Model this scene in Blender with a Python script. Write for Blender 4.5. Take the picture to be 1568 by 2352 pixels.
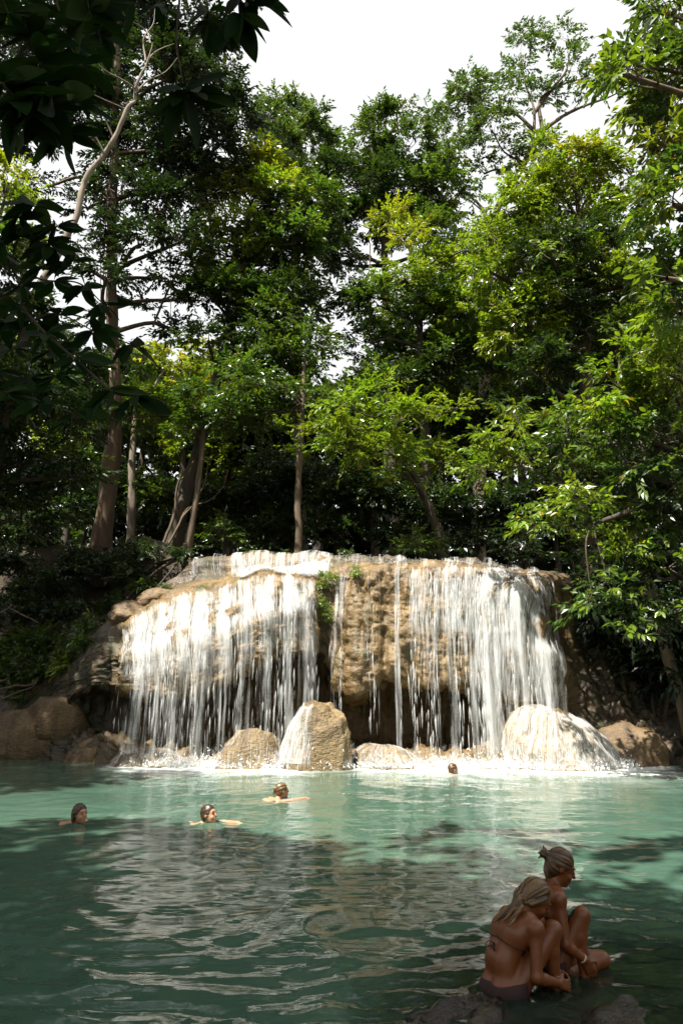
import bpy, bmesh, math, random
import numpy as np
from mathutils import Vector, Matrix
from mathutils.bvhtree import BVHTree

for o in list(bpy.data.objects):
    bpy.data.objects.remove(o)
SC = bpy.context.scene
COL = SC.collection
RNG = np.random.default_rng(7)

# ------------------------------------------------------------------ camera
F, CX, CY = 1650.0, 784.0, 1176.0          # focal length and centre, in units of a 1568 x 2352 picture
PITCH = math.atan(430 / 1650)
CAM_H = 1.6
cd = bpy.data.cameras.new('camera')
cam = bpy.data.objects.new('camera', cd)
COL.objects.link(cam)
cam.location = (0, 0, CAM_H)
cam.rotation_euler = (math.pi / 2 + PITCH, 0, 0)
cd.sensor_fit = 'VERTICAL'
cd.sensor_height = 36
cd.sensor_width = 24
cd.lens = F / 2352 * 36
cd.clip_start = 0.05
cd.clip_end = 2000
SC.camera = cam

# ------------------------------------------------------------------ sky, sun, exposure
SUN_TO = Vector((-0.30, -0.36, 0.88)).normalized()      # direction towards the sun
SUN_EL = math.asin(SUN_TO.z)
SUN_AZ = math.atan2(SUN_TO.x, SUN_TO.y)
w = bpy.data.worlds.new('World')
SC.world = w
w.use_nodes = True
nt = w.node_tree
bg = nt.nodes['Background']
sky = nt.nodes.new('ShaderNodeTexSky')
sky.sky_type = 'NISHITA'
sky.sun_disc = False
sky.sun_elevation = SUN_EL
sky.sun_rotation = SUN_AZ
sky.dust_density = 6.0
sky.air_density = 1.0
mixc = nt.nodes.new('ShaderNodeMix')
mixc.data_type = 'RGBA'
mixc.inputs['Factor'].default_value = 0.8           # thin bright cloud over the whole sky
nt.links.new(sky.outputs['Color'], mixc.inputs[6])
mixc.inputs[7].default_value = (7.6, 7.6, 7.45, 1)
nt.links.new(mixc.outputs[2], bg.inputs['Color'])
bg.inputs['Strength'].default_value = 0.055
sl = bpy.data.lights.new('sun', 'SUN')
sl.energy = 5.0
sl.angle = math.radians(0.6)
sl.color = (1.0, 0.955, 0.87)
so = bpy.data.objects.new('sun', sl)
COL.objects.link(so)
so.rotation_euler = (-SUN_TO).to_track_quat('-Z', 'Y').to_euler()
so.location = (0, 0, 40)
vs = SC.view_settings
vs.view_transform = 'Standard'
vs.look = 'None'
vs.exposure = 1.6
vs.gamma = 1.0
vs.use_curve_mapping = False
cy = SC.cycles
cy.use_denoising = True
cy.max_bounces = 6
cy.diffuse_bounces = 2
cy.glossy_bounces = 3
cy.transmission_bounces = 4
cy.transparent_max_bounces = 32
cy.sample_clamp_indirect = 4
cy.caustics_reflective = False
cy.caustics_refractive = False

# ------------------------------------------------------------------ helpers
cP, sP = math.cos(PITCH), math.sin(PITCH)


def at(px, py, Y):
    """the point of the vertical plane y = Y that the survey sighting (px, py) meets"""
    a = (px - CX) / F
    b = (CY - py) / F
    t = Y / (cP - b * sP)
    return np.array([a * t, Y, CAM_H + (sP + b * cP) * t])


def mpp(px, py, Y):
    b = (CY - py) / F
    return Y / (cP - b * sP) / F


def sstep(a, b, x):
    t = np.clip((x - a) / (b - a), 0, 1)
    return t * t * (3 - 2 * t)


def _hash(ix, iy, iz, seed):
    h = (ix.astype(np.int64) * 374761393 + iy.astype(np.int64) * 668265263 + iz.astype(np.int64) * 2147483647 + seed * 1274126177) & 0xffffffff
    h = ((h ^ (h >> 13)) * 1274126177) & 0xffffffff
    h = ((h ^ (h >> 16)) * 2246822519) & 0xffffffff
    return ((h ^ (h >> 15)) & 0xffff) / 32767.5 - 1.0


def vnoise(p, seed=0):
    p = np.asarray(p, float)
    i = np.floor(p).astype(np.int64)
    f = p - i
    f = f * f * f * (f * (f * 6 - 15) + 10)
    x, y, z = i[..., 0], i[..., 1], i[..., 2]
    fx, fy, fz = f[..., 0], f[..., 1], f[..., 2]
    r = 0
    for dx in (0, 1):
        for dy in (0, 1):
            for dz in (0, 1):
                wgt = (fx if dx else 1 - fx) * (fy if dy else 1 - fy) * (fz if dz else 1 - fz)
                r = r + wgt * _hash(x + dx, y + dy, z + dz, seed)
    return r


def fbm(p, oct=4, seed=0, gain=0.5, lac=2.03):
    p = np.asarray(p, float)
    a, r = 1.0, 0
    for k in range(oct):
        r = r + a * vnoise(p * lac ** k + 17.3 * k, seed + k)
        a *= gain
    return r


def mesh_np(name, verts, faces, mats=(), smooth=True, attrs=None):
    """faces: an (n,k) int array; attrs: name -> (domain, type, array)"""
    verts = np.asarray(verts, np.float32)
    faces = np.asarray(faces, np.int32)
    me = bpy.data.meshes.new(name)
    n, k = faces.shape
    me.vertices.add(len(verts))
    me.vertices.foreach_set('co', verts.ravel())
    me.loops.add(n * k)
    me.loops.foreach_set('vertex_index', faces.ravel())
    me.polygons.add(n)
    me.polygons.foreach_set('loop_start', np.arange(0, n * k, k, dtype=np.int32))
    me.polygons.foreach_set('loop_total', np.full(n, k, np.int32))
    me.polygons.foreach_set('use_smooth', np.full(n, smooth, bool))
    for key, (dom, typ, arr) in (attrs or {}).items():
        at_ = me.attributes.new(key, typ, dom)
        arr = np.asarray(arr, np.float32)
        if typ == 'FLOAT_COLOR':
            if arr.shape[1] == 3:
                arr = np.c_[arr, np.ones(len(arr), np.float32)]
            at_.data.foreach_set('color', arr.ravel().astype(np.float32))
        else:
            at_.data.foreach_set('value', arr.ravel())
    me.update(calc_edges=True)
    for m in mats:
        me.materials.append(m)
    return me


def obj(name, me, parent=None, loc=None):
    o = bpy.data.objects.new(name, me)
    COL.objects.link(o)
    if parent is not None:
        o.parent = parent
    if loc is not None:
        o.location = loc
    return o


def empty(name, loc=(0, 0, 0)):
    o = bpy.data.objects.new(name, None)
    o.empty_display_size = 0.2
    COL.objects.link(o)
    o.location = tuple(float(v) for v in loc)
    return o


def tag(o, label=None, cat=None, group=None, kind=None):
    if label:
        o['label'] = label
    if cat:
        o['category'] = cat
    if group:
        o['group'] = group
    if kind:
        o['kind'] = kind
    return o


class Tubes:
    """collects tapered tubes; all points relative to the origin given at build"""
    def __init__(self):
        self.v, self.f, self.n = [], [], 0

    def add(self, pts, rad, sides=7, wob=0.0, seed=0, cap=True):
        pts = np.asarray(pts, float)
        rad = np.asarray(rad, float)
        k = len(pts)
        tan = np.gradient(pts, axis=0)
        tan /= np.linalg.norm(tan, axis=1)[:, None] + 1e-9
        ref = np.array([0.31, 0.95, 0.07])
        if abs(tan[:, 1]).mean() > 0.8:
            ref = np.array([0.95, 0.1, 0.3])
        s = np.cross(tan, ref)
        s /= np.linalg.norm(s, axis=1)[:, None] + 1e-9
        t = np.cross(tan, s)
        ang = np.linspace(0, 2 * np.pi, sides, endpoint=False)
        ring = pts[:, None, :] + rad[:, None, None] * (np.cos(ang)[None, :, None] * s[:, None, :] + np.sin(ang)[None, :, None] * t[:, None, :])
        if wob:
            q = ring.reshape(-1, 3)
            d = (q - np.repeat(pts, sides, 0))
            nz = fbm(np.c_[q[:, 0] * 4, q[:, 1] * 4, q[:, 2] * 0.8] / max(rad.max() * 3, 0.1), 3, seed)
            ring = (q + d * (nz * wob)[:, None]).reshape(k, sides, 3)
        b = self.n
        self.v.append(ring.reshape(-1, 3))
        i = np.arange(k - 1)[:, None] * sides
        j = np.arange(sides)[None, :]
        a0 = b + i + j
        a1 = b + i + (j + 1) % sides
        self.f.append(np.stack([a0, a1, a1 + sides, a0 + sides], -1).reshape(-1, 4))
        self.n += k * sides

    def build(self, name, mat, parent=None, origin=(0, 0, 0)):
        me = mesh_np(name, np.concatenate(self.v) - np.asarray(origin), np.concatenate(self.f), [mat])
        return obj(name, me, parent)


def smooth_path(pts, n):
    """Catmull-Rom resample, any number of columns"""
    p = np.asarray(pts, float)
    p = np.vstack([2 * p[0] - p[1], p, 2 * p[-1] - p[-2]])
    out = []
    for t in np.linspace(0, len(p) - 3 - 1e-6, n):
        i = int(t)
        u = t - i
        a, b, c, d = p[i], p[i + 1], p[i + 2], p[i + 3]
        out.append(0.5 * ((2 * b) + (-a + c) * u + (2 * a - 5 * b + 4 * c - d) * u * u + (-a + 3 * b - 3 * c + d) * u ** 3))
    return np.array(out)


# ------------------------------------------------------------------ materials
def new_mat(name):
    m = bpy.data.materials.new(name)
    m.use_nodes = True
    n = m.node_tree
    n.nodes.clear()
    out = n.nodes.new('ShaderNodeOutputMaterial')
    return m, n, out


def N(n, typ, **kw):
    x = n.nodes.new(typ)
    for k, v in kw.items():
        setattr(x, k, v)
    return x


def ramp(n, fac, stops):
    r = N(n, 'ShaderNodeValToRGB')
    e = r.color_ramp.elements
    while len(e) < len(stops):
        e.new(0.5)
    for k, (p, c) in enumerate(stops):
        e[k].position = p
        e[k].color = (*c, 1)
    n.links.new(fac, r.inputs[0])
    return r.outputs[0]


def noise(n, scale, detail=4, vec=None, rough=0.55, sc3=None):
    t = N(n, 'ShaderNodeTexNoise')
    t.inputs['Scale'].default_value = scale
    t.inputs['Detail'].default_value = detail
    t.inputs['Roughness'].default_value = rough
    if vec is not None:
        if sc3:
            mp = N(n, 'ShaderNodeMapping')
            mp.inputs['Scale'].default_value = sc3
            n.links.new(vec, mp.inputs['Vector'])
            vec = mp.outputs[0]
        n.links.new(vec, t.inputs['Vector'])
    return t.outputs['Fac']


def math_(n, op, a, b=None):
    m = N(n, 'ShaderNodeMath', operation=op)
    for k, v in enumerate((a, b)):
        if v is None:
            continue
        if hasattr(v, 'links'):
            n.links.new(v, m.inputs[k])
        else:
            m.inputs[k].default_value = v
    return m.outputs[0]


def mixcol(n, fac, a, b, typ='MIX'):
    m = N(n, 'ShaderNodeMix', data_type='RGBA', blend_type=typ)
    for k, v in ((0, fac), (6, a), (7, b)):
        if hasattr(v, 'links'):
            n.links.new(v, m.inputs[k])
        elif k == 0:
            m.inputs[0].default_value = v
        else:
            m.inputs[k].default_value = (*v, 1)
    return m.outputs[2]


def leaf_material(name, trans=0.35, rough=0.33, tcol=(1.75, 1.8, 0.55), spec=0.6):
    m, n, out = new_mat(name)
    a = N(n, 'ShaderNodeAttribute', attribute_name='tint')
    p = N(n, 'ShaderNodeBsdfPrincipled')
    p.inputs['Roughness'].default_value = rough
    p.inputs['Specular IOR Level'].default_value = spec
    n.links.new(a.outputs['Color'], p.inputs['Base Color'])
    t = N(n, 'ShaderNodeBsdfTranslucent')
    tc = mixcol(n, 1.0, a.outputs['Color'], tcol, 'MULTIPLY')
    n.links.new(tc, t.inputs['Color'])
    mx = N(n, 'ShaderNodeMixShader')
    mx.inputs[0].default_value = trans
    n.links.new(p.outputs[0], mx.inputs[1])
    n.links.new(t.outputs[0], mx.inputs[2])
    n.links.new(mx.outputs[0], out.inputs['Surface'])
    return m


def bark_material(name, c1, c2, scale=6.0):
    m, n, out = new_mat(name)
    tc = N(n, 'ShaderNodeTexCoord')
    f = noise(n, scale, 5, tc.outputs['Object'], 0.6, (1, 1, 0.18))
    f2 = noise(n, 1.3, 3, tc.outputs['Object'])
    col = ramp(n, f, [(0.3, c1), (0.7, c2)])
    col = mixcol(n, ramp(n, f2, [(0.55, (0, 0, 0)), (0.75, (0.6, 0.6, 0.6))]), col, (0.05, 0.06, 0.025))
    p = N(n, 'ShaderNodeBsdfPrincipled')
    p.inputs['Roughness'].default_value = 0.85
    n.links.new(col, p.inputs['Base Color'])
    b = N(n, 'ShaderNodeBump')
    b.inputs['Strength'].default_value = 0.8
    b.inputs['Distance'].default_value = 0.03
    n.links.new(f, b.inputs['Height'])
    n.links.new(b.outputs[0], p.inputs['Normal'])
    n.links.new(p.outputs[0], out.inputs['Surface'])
    return m


def rock_material(name, light, mid, dark, moss=0.5, rough=0.55, ripple=1.0, wear_shade=None):
    m, n, out = new_mat(name)
    tc = N(n, 'ShaderNodeTexCoord')
    g = tc.outputs['Object']
    big = noise(n, 0.9, 4, g, 0.6)
    streak = noise(n, 4.0, 4, g, 0.6, (1, 1, 0.12))
    fine = noise(n, 22, 5, g, 0.65)
    rip = noise(n, 7.0, 4, g, 0.6, (1.1, 1.1, 0.9 if wear_shade else 2.2))
    s = math_(n, 'ADD', math_(n, 'MULTIPLY', big, 0.4), math_(n, 'MULTIPLY', streak, 0.6))
    col = ramp(n, s, [(0.34, dark), (0.48, mid), (0.64, light)])
    col = mixcol(n, ramp(n, fine, [(0.35, (0.55, 0.55, 0.55)), (0.6, (0, 0, 0))]), col, dark)
    col = mixcol(n, ramp(n, rip, [(0.38, (0.3, 0.3, 0.3)), (0.55, (0, 0, 0))]), col, tuple(0.6 * a + 0.4 * b for a, b in zip(dark, mid)))
    mo = noise(n, 1.7, 5, g, 0.65)
    col = mixcol(n, ramp(n, mo, [(0.56, (0, 0, 0)), (0.70, (moss, moss, moss))]), col, (0.045, 0.056, 0.012))
    if wear_shade:
        wa_ = N(n, 'ShaderNodeAttribute', attribute_name='wear_shade')  # worn mossy rock, plus shade painted at the cliff ends
        wc = ramp(n, s, [(0.32, wear_shade[0]), (0.5, wear_shade[1]), (0.68, wear_shade[2])])
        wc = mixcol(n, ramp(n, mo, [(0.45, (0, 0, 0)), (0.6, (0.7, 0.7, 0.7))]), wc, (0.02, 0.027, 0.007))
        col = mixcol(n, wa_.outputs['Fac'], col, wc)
    p = N(n, 'ShaderNodeBsdfPrincipled')
    n.links.new(col, p.inputs['Base Color'])
    n.links.new(ramp(n, big, [(0.35, (rough - 0.2,) * 3), (0.65, (rough + 0.15,) * 3)]), p.inputs['Roughness'])
    hsum = math_(n, 'ADD', math_(n, 'MULTIPLY', fine, 0.35), math_(n, 'MULTIPLY', rip, ripple))
    b = N(n, 'ShaderNodeBump')
    b.inputs['Strength'].default_value = 0.9
    b.inputs['Distance'].default_value = 0.06
    n.links.new(hsum, b.inputs['Height'])
    n.links.new(b.outputs[0], p.inputs['Normal'])
    n.links.new(p.outputs[0], out.inputs['Surface'])
    return m


def plain_material(name, c, rough=0.6, bump=None):
    m, n, out = new_mat(name)
    p = N(n, 'ShaderNodeBsdfPrincipled')
    tc = N(n, 'ShaderNodeTexCoord')
    f = noise(n, 30, 3, tc.outputs['Object'])
    col = mixcol(n, f, tuple(v * 0.8 for v in c), tuple(min(v * 1.2, 1) for v in c))
    n.links.new(col, p.inputs['Base Color'])
    p.inputs['Roughness'].default_value = rough
    n.links.new(p.outputs[0], out.inputs['Surface'])
    return m


def skin_material(name, c):
    m, n, out = new_mat(name)
    p = N(n, 'ShaderNodeBsdfPrincipled')
    tc = N(n, 'ShaderNodeTexCoord')
    f = noise(n, 14, 4, tc.outputs['Object'])
    col = mixcol(n, f, tuple(v * 0.82 for v in c), tuple(min(v * 1.15, 1) for v in c))
    n.links.new(col, p.inputs['Base Color'])
    p.inputs['Roughness'].default_value = 0.45
    p.inputs['Subsurface Weight'].default_value = 0.12
    p.inputs['Subsurface Radius'].default_value = (0.01, 0.004, 0.002)
    n.links.new(p.outputs[0], out.inputs['Surface'])
    return m


def hair_material(name, c1, c2):
    m, n, out = new_mat(name)
    p = N(n, 'ShaderNodeBsdfPrincipled')
    a = N(n, 'ShaderNodeAttribute', attribute_name='strand')
    f = math_(n, 'ADD', math_(n, 'MULTIPLY', a.outputs['Fac'], 0.7), 0.5)
    n.links.new(ramp(n, f, [(0.2, c1), (0.8, c2)]), p.inputs['Base Color'])
    p.inputs['Roughness'].default_value = 0.38
    n.links.new(p.outputs[0], out.inputs['Surface'])
    return m


M_LEAF = leaf_material('leaf_green')
M_LEAF_THICK = leaf_material('leaf_thick', 0.30, 0.6, (1.3, 1.6, 0.45), 0.06)
M_BARK = bark_material('bark_brown', (0.042, 0.0294, 0.0182), (0.14, 0.098, 0.056))
M_BARK_DARK = bark_material('bark_dark', (0.02275, 0.01755, 0.0117), (0.0715, 0.052, 0.0325))
M_BARK_PALE = bark_material('bark_pale', (0.09, 0.07, 0.05), (0.22, 0.175, 0.125))
M_BARK_ORANGE = bark_material('bark_orange', (0.03, 0.018, 0.009), (0.105, 0.060, 0.028), 4.0)
M_ROCK = rock_material('travertine', (0.3432, 0.2508, 0.1254), (0.2376, 0.1617, 0.0726), (0.0792, 0.0495, 0.02112), 0.55)
M_CLIFF = rock_material('cliff_travertine', (0.225, 0.146, 0.054), (0.135, 0.084, 0.029), (0.030, 0.018, 0.007), 0.8, wear_shade=((0.018, 0.012, 0.007), (0.055, 0.036, 0.018), (0.11, 0.072, 0.036)))
M_ROCK_DULL = rock_material('shade_toned_travertine', (0.22, 0.145, 0.07), (0.135, 0.085, 0.038), (0.045, 0.029, 0.014), 0.6, 0.65)  # dull brown puts the dim light of the banks into the rock
M_BOULDER = rock_material('boulder_stone', (0.25, 0.178, 0.085), (0.17, 0.117, 0.052), (0.065, 0.042, 0.019), 0.2, 0.6, 1.6)
M_SHELF = rock_material('wet_dark_rock', (0.040, 0.029, 0.017), (0.022, 0.016, 0.010), (0.009, 0.007, 0.005), 0.4, 0.35)


def ground_material():
    m, n, out = new_mat('forest_floor')
    tc = N(n, 'ShaderNodeTexCoord')
    f = noise(n, 1.6, 6, tc.outputs['Object'], 0.65)
    g = noise(n, 14, 4, tc.outputs['Object'], 0.65)
    col = ramp(n, f, [(0.35, (0.018, 0.013, 0.007)), (0.55, (0.045, 0.03, 0.015)), (0.7, (0.02, 0.026, 0.007))])
    p = N(n, 'ShaderNodeBsdfPrincipled')
    p.inputs['Roughness'].default_value = 0.9
    n.links.new(col, p.inputs['Base Color'])
    b = N(n, 'ShaderNodeBump')
    b.inputs['Distance'].default_value = 0.08
    n.links.new(g, b.inputs['Height'])
    n.links.new(b.outputs[0], p.inputs['Normal'])
    n.links.new(p.outputs[0], out.inputs['Surface'])
    return m


M_GROUND = ground_material()


def whitewater_material(name, alpha):
    m, n, out = new_mat(name)
    d = N(n, 'ShaderNodeBsdfDiffuse')
    d.inputs['Color'].default_value = (0.80, 0.81, 0.80, 1)
    t = N(n, 'ShaderNodeBsdfTranslucent')
    t.inputs['Color'].default_value = (0.86, 0.88, 0.87, 1)
    mx = N(n, 'ShaderNodeMixShader')
    mx.inputs[0].default_value = 0.2
    n.links.new(d.outputs[0], mx.inputs[1])
    n.links.new(t.outputs[0], mx.inputs[2])
    res = mx.outputs[0]
    if alpha < 1:
        tr = N(n, 'ShaderNodeBsdfTransparent')
        m2 = N(n, 'ShaderNodeMixShader')
        m2.inputs[0].default_value = alpha
        n.links.new(tr.outputs[0], m2.inputs[1])
        n.links.new(res, m2.inputs[2])
        res = m2.outputs[0]
    n.links.new(res, out.inputs['Surface'])
    return m


M_FALL = whitewater_material('white_water', 0.34)
M_VEIL = whitewater_material('water_veil', 0.16)
M_FOAM = whitewater_material('foam', 0.8)

# ------------------------------------------------------------------ ground, one sheet with the pool basin in it
BED = -1.8


def ground_h(x, y):
    yb = 22.4 + 0.0 * x
    plateau = 5.35 + 0.05 * np.clip(y - 24, 0, 60) + 1.7 * sstep(-3.5, -7, x) - 0.5 * sstep(4, 9, x)
    lw = sstep(-7.8, -6.8, x) * sstep(-2.5, -3.5, x)
    hb = BED + (plateau - BED) * sstep(yb - 0.4 * lw, yb + 2.0 - 0.7 * lw + 2.2 * sstep(-4, -8, x) * (1 - lw), y)
    xl = -(6.5 + 0.42 * np.clip(y, 0, 22))
    hl = BED + 6.5 * sstep(-1.5, 7, xl - x)
    xr = 4.8 + 0.24 * np.clip(y, 0, 22)
    hr = BED + 6.5 * sstep(-1.0, 7, x - xr)
    hf = BED + 2.1 * sstep(2.2, 0.2, y) + 1.2 * sstep(-2, -9, y)
    h = np.maximum.reduce([np.full_like(x, BED), hb, hl, hr, hf])
    far = np.hypot(x, y - 15)
    return h + 4.0 * sstep(45, 120, far) + 0.12 * fbm(np.stack([x * 0.5, y * 0.5, x * 0], -1), 4, 3)


gx = np.concatenate([np.linspace(-400, -34, 14)[:-1], np.linspace(-34, 34, 171), np.linspace(34, 400, 14)[1:]])
gy = np.concatenate([np.linspace(-300, -20, 12)[:-1], np.linspace(-20, 50, 176), np.linspace(50, 500, 14)[1:]])
X, Yg = np.meshgrid(gx, gy, indexing='ij')
Z = ground_h(X, Yg)
ni, nj = X.shape
idx = np.arange(ni * nj).reshape(ni, nj)


def grid_faces(idx):
    return np.stack([idx[:-1, :-1], idx[1:, :-1], idx[1:, 1:], idx[:-1, 1:]], -1).reshape(-1, 4)


ground = obj('ground', mesh_np('ground', np.stack([X, Yg, Z], -1).reshape(-1, 3), grid_faces(idx), [M_GROUND]))
tag(ground, 'dark forest floor of soil and leaf litter around the pool', 'ground', kind='structure')

# ------------------------------------------------------------------ the travertine cliff
# per station (px): sightings (py, Y) of: upper lip, foot of upper step, shoulder, bulge, underside lip,
# recess top, recess foot, sill, waterline
ST = {
    -260: [(1560, 26), (1580, 25.4), (1610, 24.6), (1650, 23.6), (1680, 23.2), (1700, 23), (1712, 22.9), (1722, 22.8), (1732, 22.6)],
    0:    [(1520, 24.6), (1570, 24), (1638, 22.9), (1665, 22.5), (1690, 22.3), (1705, 22.2), (1715, 22.1), (1725, 22), (1738, 21.8)],
    100:  [(1450, 24.2), (1520, 23.4), (1592, 22.2), (1630, 21.8), (1665, 21.5), (1685, 21.4), (1700, 21.3), (1718, 21.1), (1743, 20.9)],
    175:  [(1400, 23.6), (1450, 22.7), (1535, 21.2), (1565, 20.9), (1590, 20.9), (1605, 21.2), (1675, 21.1), (1690, 20.6), (1747, 20.1)],
    200:  [(1390, 23.3), (1435, 22.3), (1500, 20.7), (1540, 20.2), (1582, 20.2), (1600, 21.6), (1680, 21.6), (1692, 20.4), (1749, 19.8)],
    250:  [(1418, 22.8), (1432, 22.1), (1450, 20.3), (1510, 19.6), (1576, 19.6), (1590, 21.5), (1685, 21.5), (1696, 19.9), (1752, 19.3)],
    300:  [(1376, 22.6), (1394, 21.7), (1432, 19.7), (1520, 19.0), (1590, 19.0), (1590, 21.2), (1700, 21.2), (1715, 19.4), (1756, 18.8)],
    350:  [(1362, 22.5), (1374, 21.8), (1395, 19.9), (1500, 18.8), (1600, 18.8), (1595, 21.0), (1705, 21.0), (1722, 19.2), (1758, 18.6)],
    400:  [(1322, 22.4), (1346, 21.9), (1372, 19.9), (1490, 18.6), (1600, 18.6), (1592, 20.9), (1710, 20.9), (1728, 19.0), (1760, 18.4)],
    450:  [(1268, 22.3), (1334, 21.6), (1358, 19.8), (1480, 18.45), (1605, 18.5), (1590, 21.5), (1715, 21.5), (1735, 18.9), (1762, 18.3)],
    520:  [(1266, 22.0), (1328, 21.2), (1345, 19.7), (1460, 18.4), (1560, 18.4), (1548, 21.5), (1715, 21.5), (1735, 18.9), (1764, 18.2)],
    600:  [(1264, 21.8), (1318, 21.0), (1326, 19.7), (1420, 18.5), (1518, 18.5), (1505, 21.5), (1715, 21.5), (1735, 18.9), (1765, 18.1)],
    690:  [(1265, 21.7), (1316, 20.9), (1326, 19.7), (1400, 18.7), (1505, 18.7), (1490, 21.5), (1715, 21.5), (1738, 19.0), (1766, 18.1)],
    728:  [(1268, 21.6), (1305, 20.8), (1328, 19.9), (1400, 19.3), (1500, 19.4), (1488, 21.5), (1715, 21.5), (1738, 19.1), (1766, 18.2)],
    750:  [(1270, 21.5), (1298, 20.7), (1330, 20.3), (1400, 20.0), (1500, 20.1), (1490, 21.5), (1715, 21.5), (1738, 19.3), (1766, 18.4)],
    785:  [(1272, 21.5), (1292, 20.7), (1315, 20.0), (1400, 19.6), (1590, 19.6), (1585, 21.5), (1715, 21.5), (1735, 19.4), (1764, 18.5)],
    815:  [(1273, 21.4), (1293, 20.6), (1308, 19.7), (1400, 19.25), (1612, 19.2), (1600, 21.5), (1710, 21.5), (1730, 19.4), (1764, 18.5)],
    850:  [(1274, 21.3), (1290, 20.6), (1308, 19.6), (1400, 19.15), (1596, 19.15), (1586, 21.5), (1708, 21.5), (1728, 19.3), (1764, 18.5)],
    880:  [(1276, 21.2), (1288, 20.5), (1308, 19.5), (1400, 19.1), (1570, 19.1), (1560, 21.5), (1708, 21.5), (1728, 19.3), (1764, 18.5)],
    980:  [(1281, 21.0), (1292, 20.3), (1314, 19.3), (1400, 18.95), (1574, 19.0), (1564, 21.5), (1715, 21.5), (1732, 19.2), (1765, 18.4)],
    1060: [(1284, 20.9), (1300, 20.2), (1318, 19.1), (1400, 18.8), (1580, 18.9), (1568, 21.5), (1718, 21.5), (1735, 19.1), (1765, 18.3)],
    1095: [(1288, 20.9), (1303, 20.1), (1318, 19.1), (1385, 18.8), (1585, 18.9), (1580, 20.0), (1715, 19.9), (1735, 18.9), (1765, 18.2)],
    1150: [(1293, 20.8), (1306, 20.1), (1318, 19.1), (1380, 18.6), (1618, 18.9), (1630, 19.3), (1690, 19.2), (1715, 18.8), (1765, 18.1)],
    1200: [(1298, 20.8), (1309, 20.2), (1318, 19.2), (1380, 18.55), (1612, 18.9), (1625, 19.2), (1680, 19.1), (1715, 18.8), (1765, 18.2)],
    1250: [(1303, 20.8), (1312, 20.3), (1320, 19.3), (1470, 18.7), (1605, 18.9), (1625, 19.1), (1680, 19.0), (1715, 18.8), (1765, 18.3)],
    1290: [(1310, 21.2), (1318, 20.8), (1326, 20.0), (1480, 19.5), (1600, 19.3), (1630, 19.3), (1680, 19.1), (1715, 18.9), (1764, 18.4)],
    1330: [(1325, 22.0), (1335, 21.7), (1350, 21.2), (1480, 20.6), (1570, 20.0), (1620, 19.6), (1680, 19.2), (1715, 19.0), (1762, 18.5)],
    1420: [(1345, 22.5), (1370, 22.2), (1420, 21.7), (1520, 21.0), (1590, 20.4), (1640, 19.9), (1690, 19.4), (1725, 19.1), (1760, 18.7)],
    1500: [(1380, 22.6), (1420, 22.2), (1480, 21.6), (1560, 20.8), (1620, 20.3), (1670, 19.8), (1705, 19.4), (1735, 19.2), (1757, 19.0)],
    1640: [(1420, 22.5), (1460, 22.0), (1520, 21.2), (1590, 20.5), (1640, 20.0), (1680, 19.7), (1710, 19.5), (1735, 19.3), (1756, 19.1)],
    1800: [(1460, 22.5), (1500, 22.0), (1560, 21.2), (1610, 20.6), (1650, 20.2), (1685, 19.9), (1710, 19.6), (1735, 19.4), (1755, 19.2)],
}
pxs = sorted(ST)
for p in pxs:                                            # the upper ledge is a sheer little step
    if 330 <= p <= 1300:
        ST[p][1] = (ST[p][1][0], ST[p][0][1] - 0.22)
ctrl = []
for p in pxs:
    pts = [at(p, py, Y) for py, Y in ST[p]]
    back = pts[0] + np.array([0, 2.6, -0.05])
    pts[-1][2] = 0.0
    under = pts[-1] + np.array([0, -0.25, -1.9])
    ctrl.append([back] + pts + [under])
ctrl = np.array(ctrl)                                    # stations x rows x 3
NU = 480
u = np.linspace(pxs[0], pxs[-1], NU)
C = np.stack([[np.interp(u, pxs, ctrl[:, r, k]) for k in range(3)] for r in range(ctrl.shape[1])])   # rows,3,NU
C = C.transpose(2, 0, 1)
ker = np.exp(-0.5 * (np.arange(-6, 7) / 2.6) ** 2)
ker /= ker.sum()


def smooth_axis(a, axis, k=ker):
    h = len(k) // 2
    pad = [(0, 0)] * a.ndim
    pad[axis] = (h, h)
    b = np.pad(a, pad, mode='edge')
    out = 0
    for i, wk in enumerate(k):
        sl_ = [slice(None)] * a.ndim
        sl_[axis] = slice(i, i + a.shape[axis])
        out = out + wk * b[tuple(sl_)]
    return out


C = smooth_axis(C, 0)
seg = [10, 20, 26, 46, 60, 22, 34, 12, 34, 8]
rows = [0]
vpar = []
for i, s_ in enumerate(seg):
    vpar += list(i + np.arange(s_) / s_)
vpar.append(len(seg) - 1e-6)
vpar = np.array(vpar)
ii = vpar.astype(int)
ff = (vpar - ii)[None, :, None]
S = C[:, ii] * (1 - ff) + C[:, ii + 1] * ff
k2 = np.exp(-0.5 * (np.arange(-9, 10) / 3.6) ** 2)
k2 /= k2.sum()
S = smooth_axis(S, 1, k2)


def grid_normals(S):
    du = np.gradient(S, axis=0)
    dv = np.gradient(S, axis=1)
    n = np.cross(dv, du)
    return n / (np.linalg.norm(n, axis=2)[..., None] + 1e-9)


nS = grid_normals(S)
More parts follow.
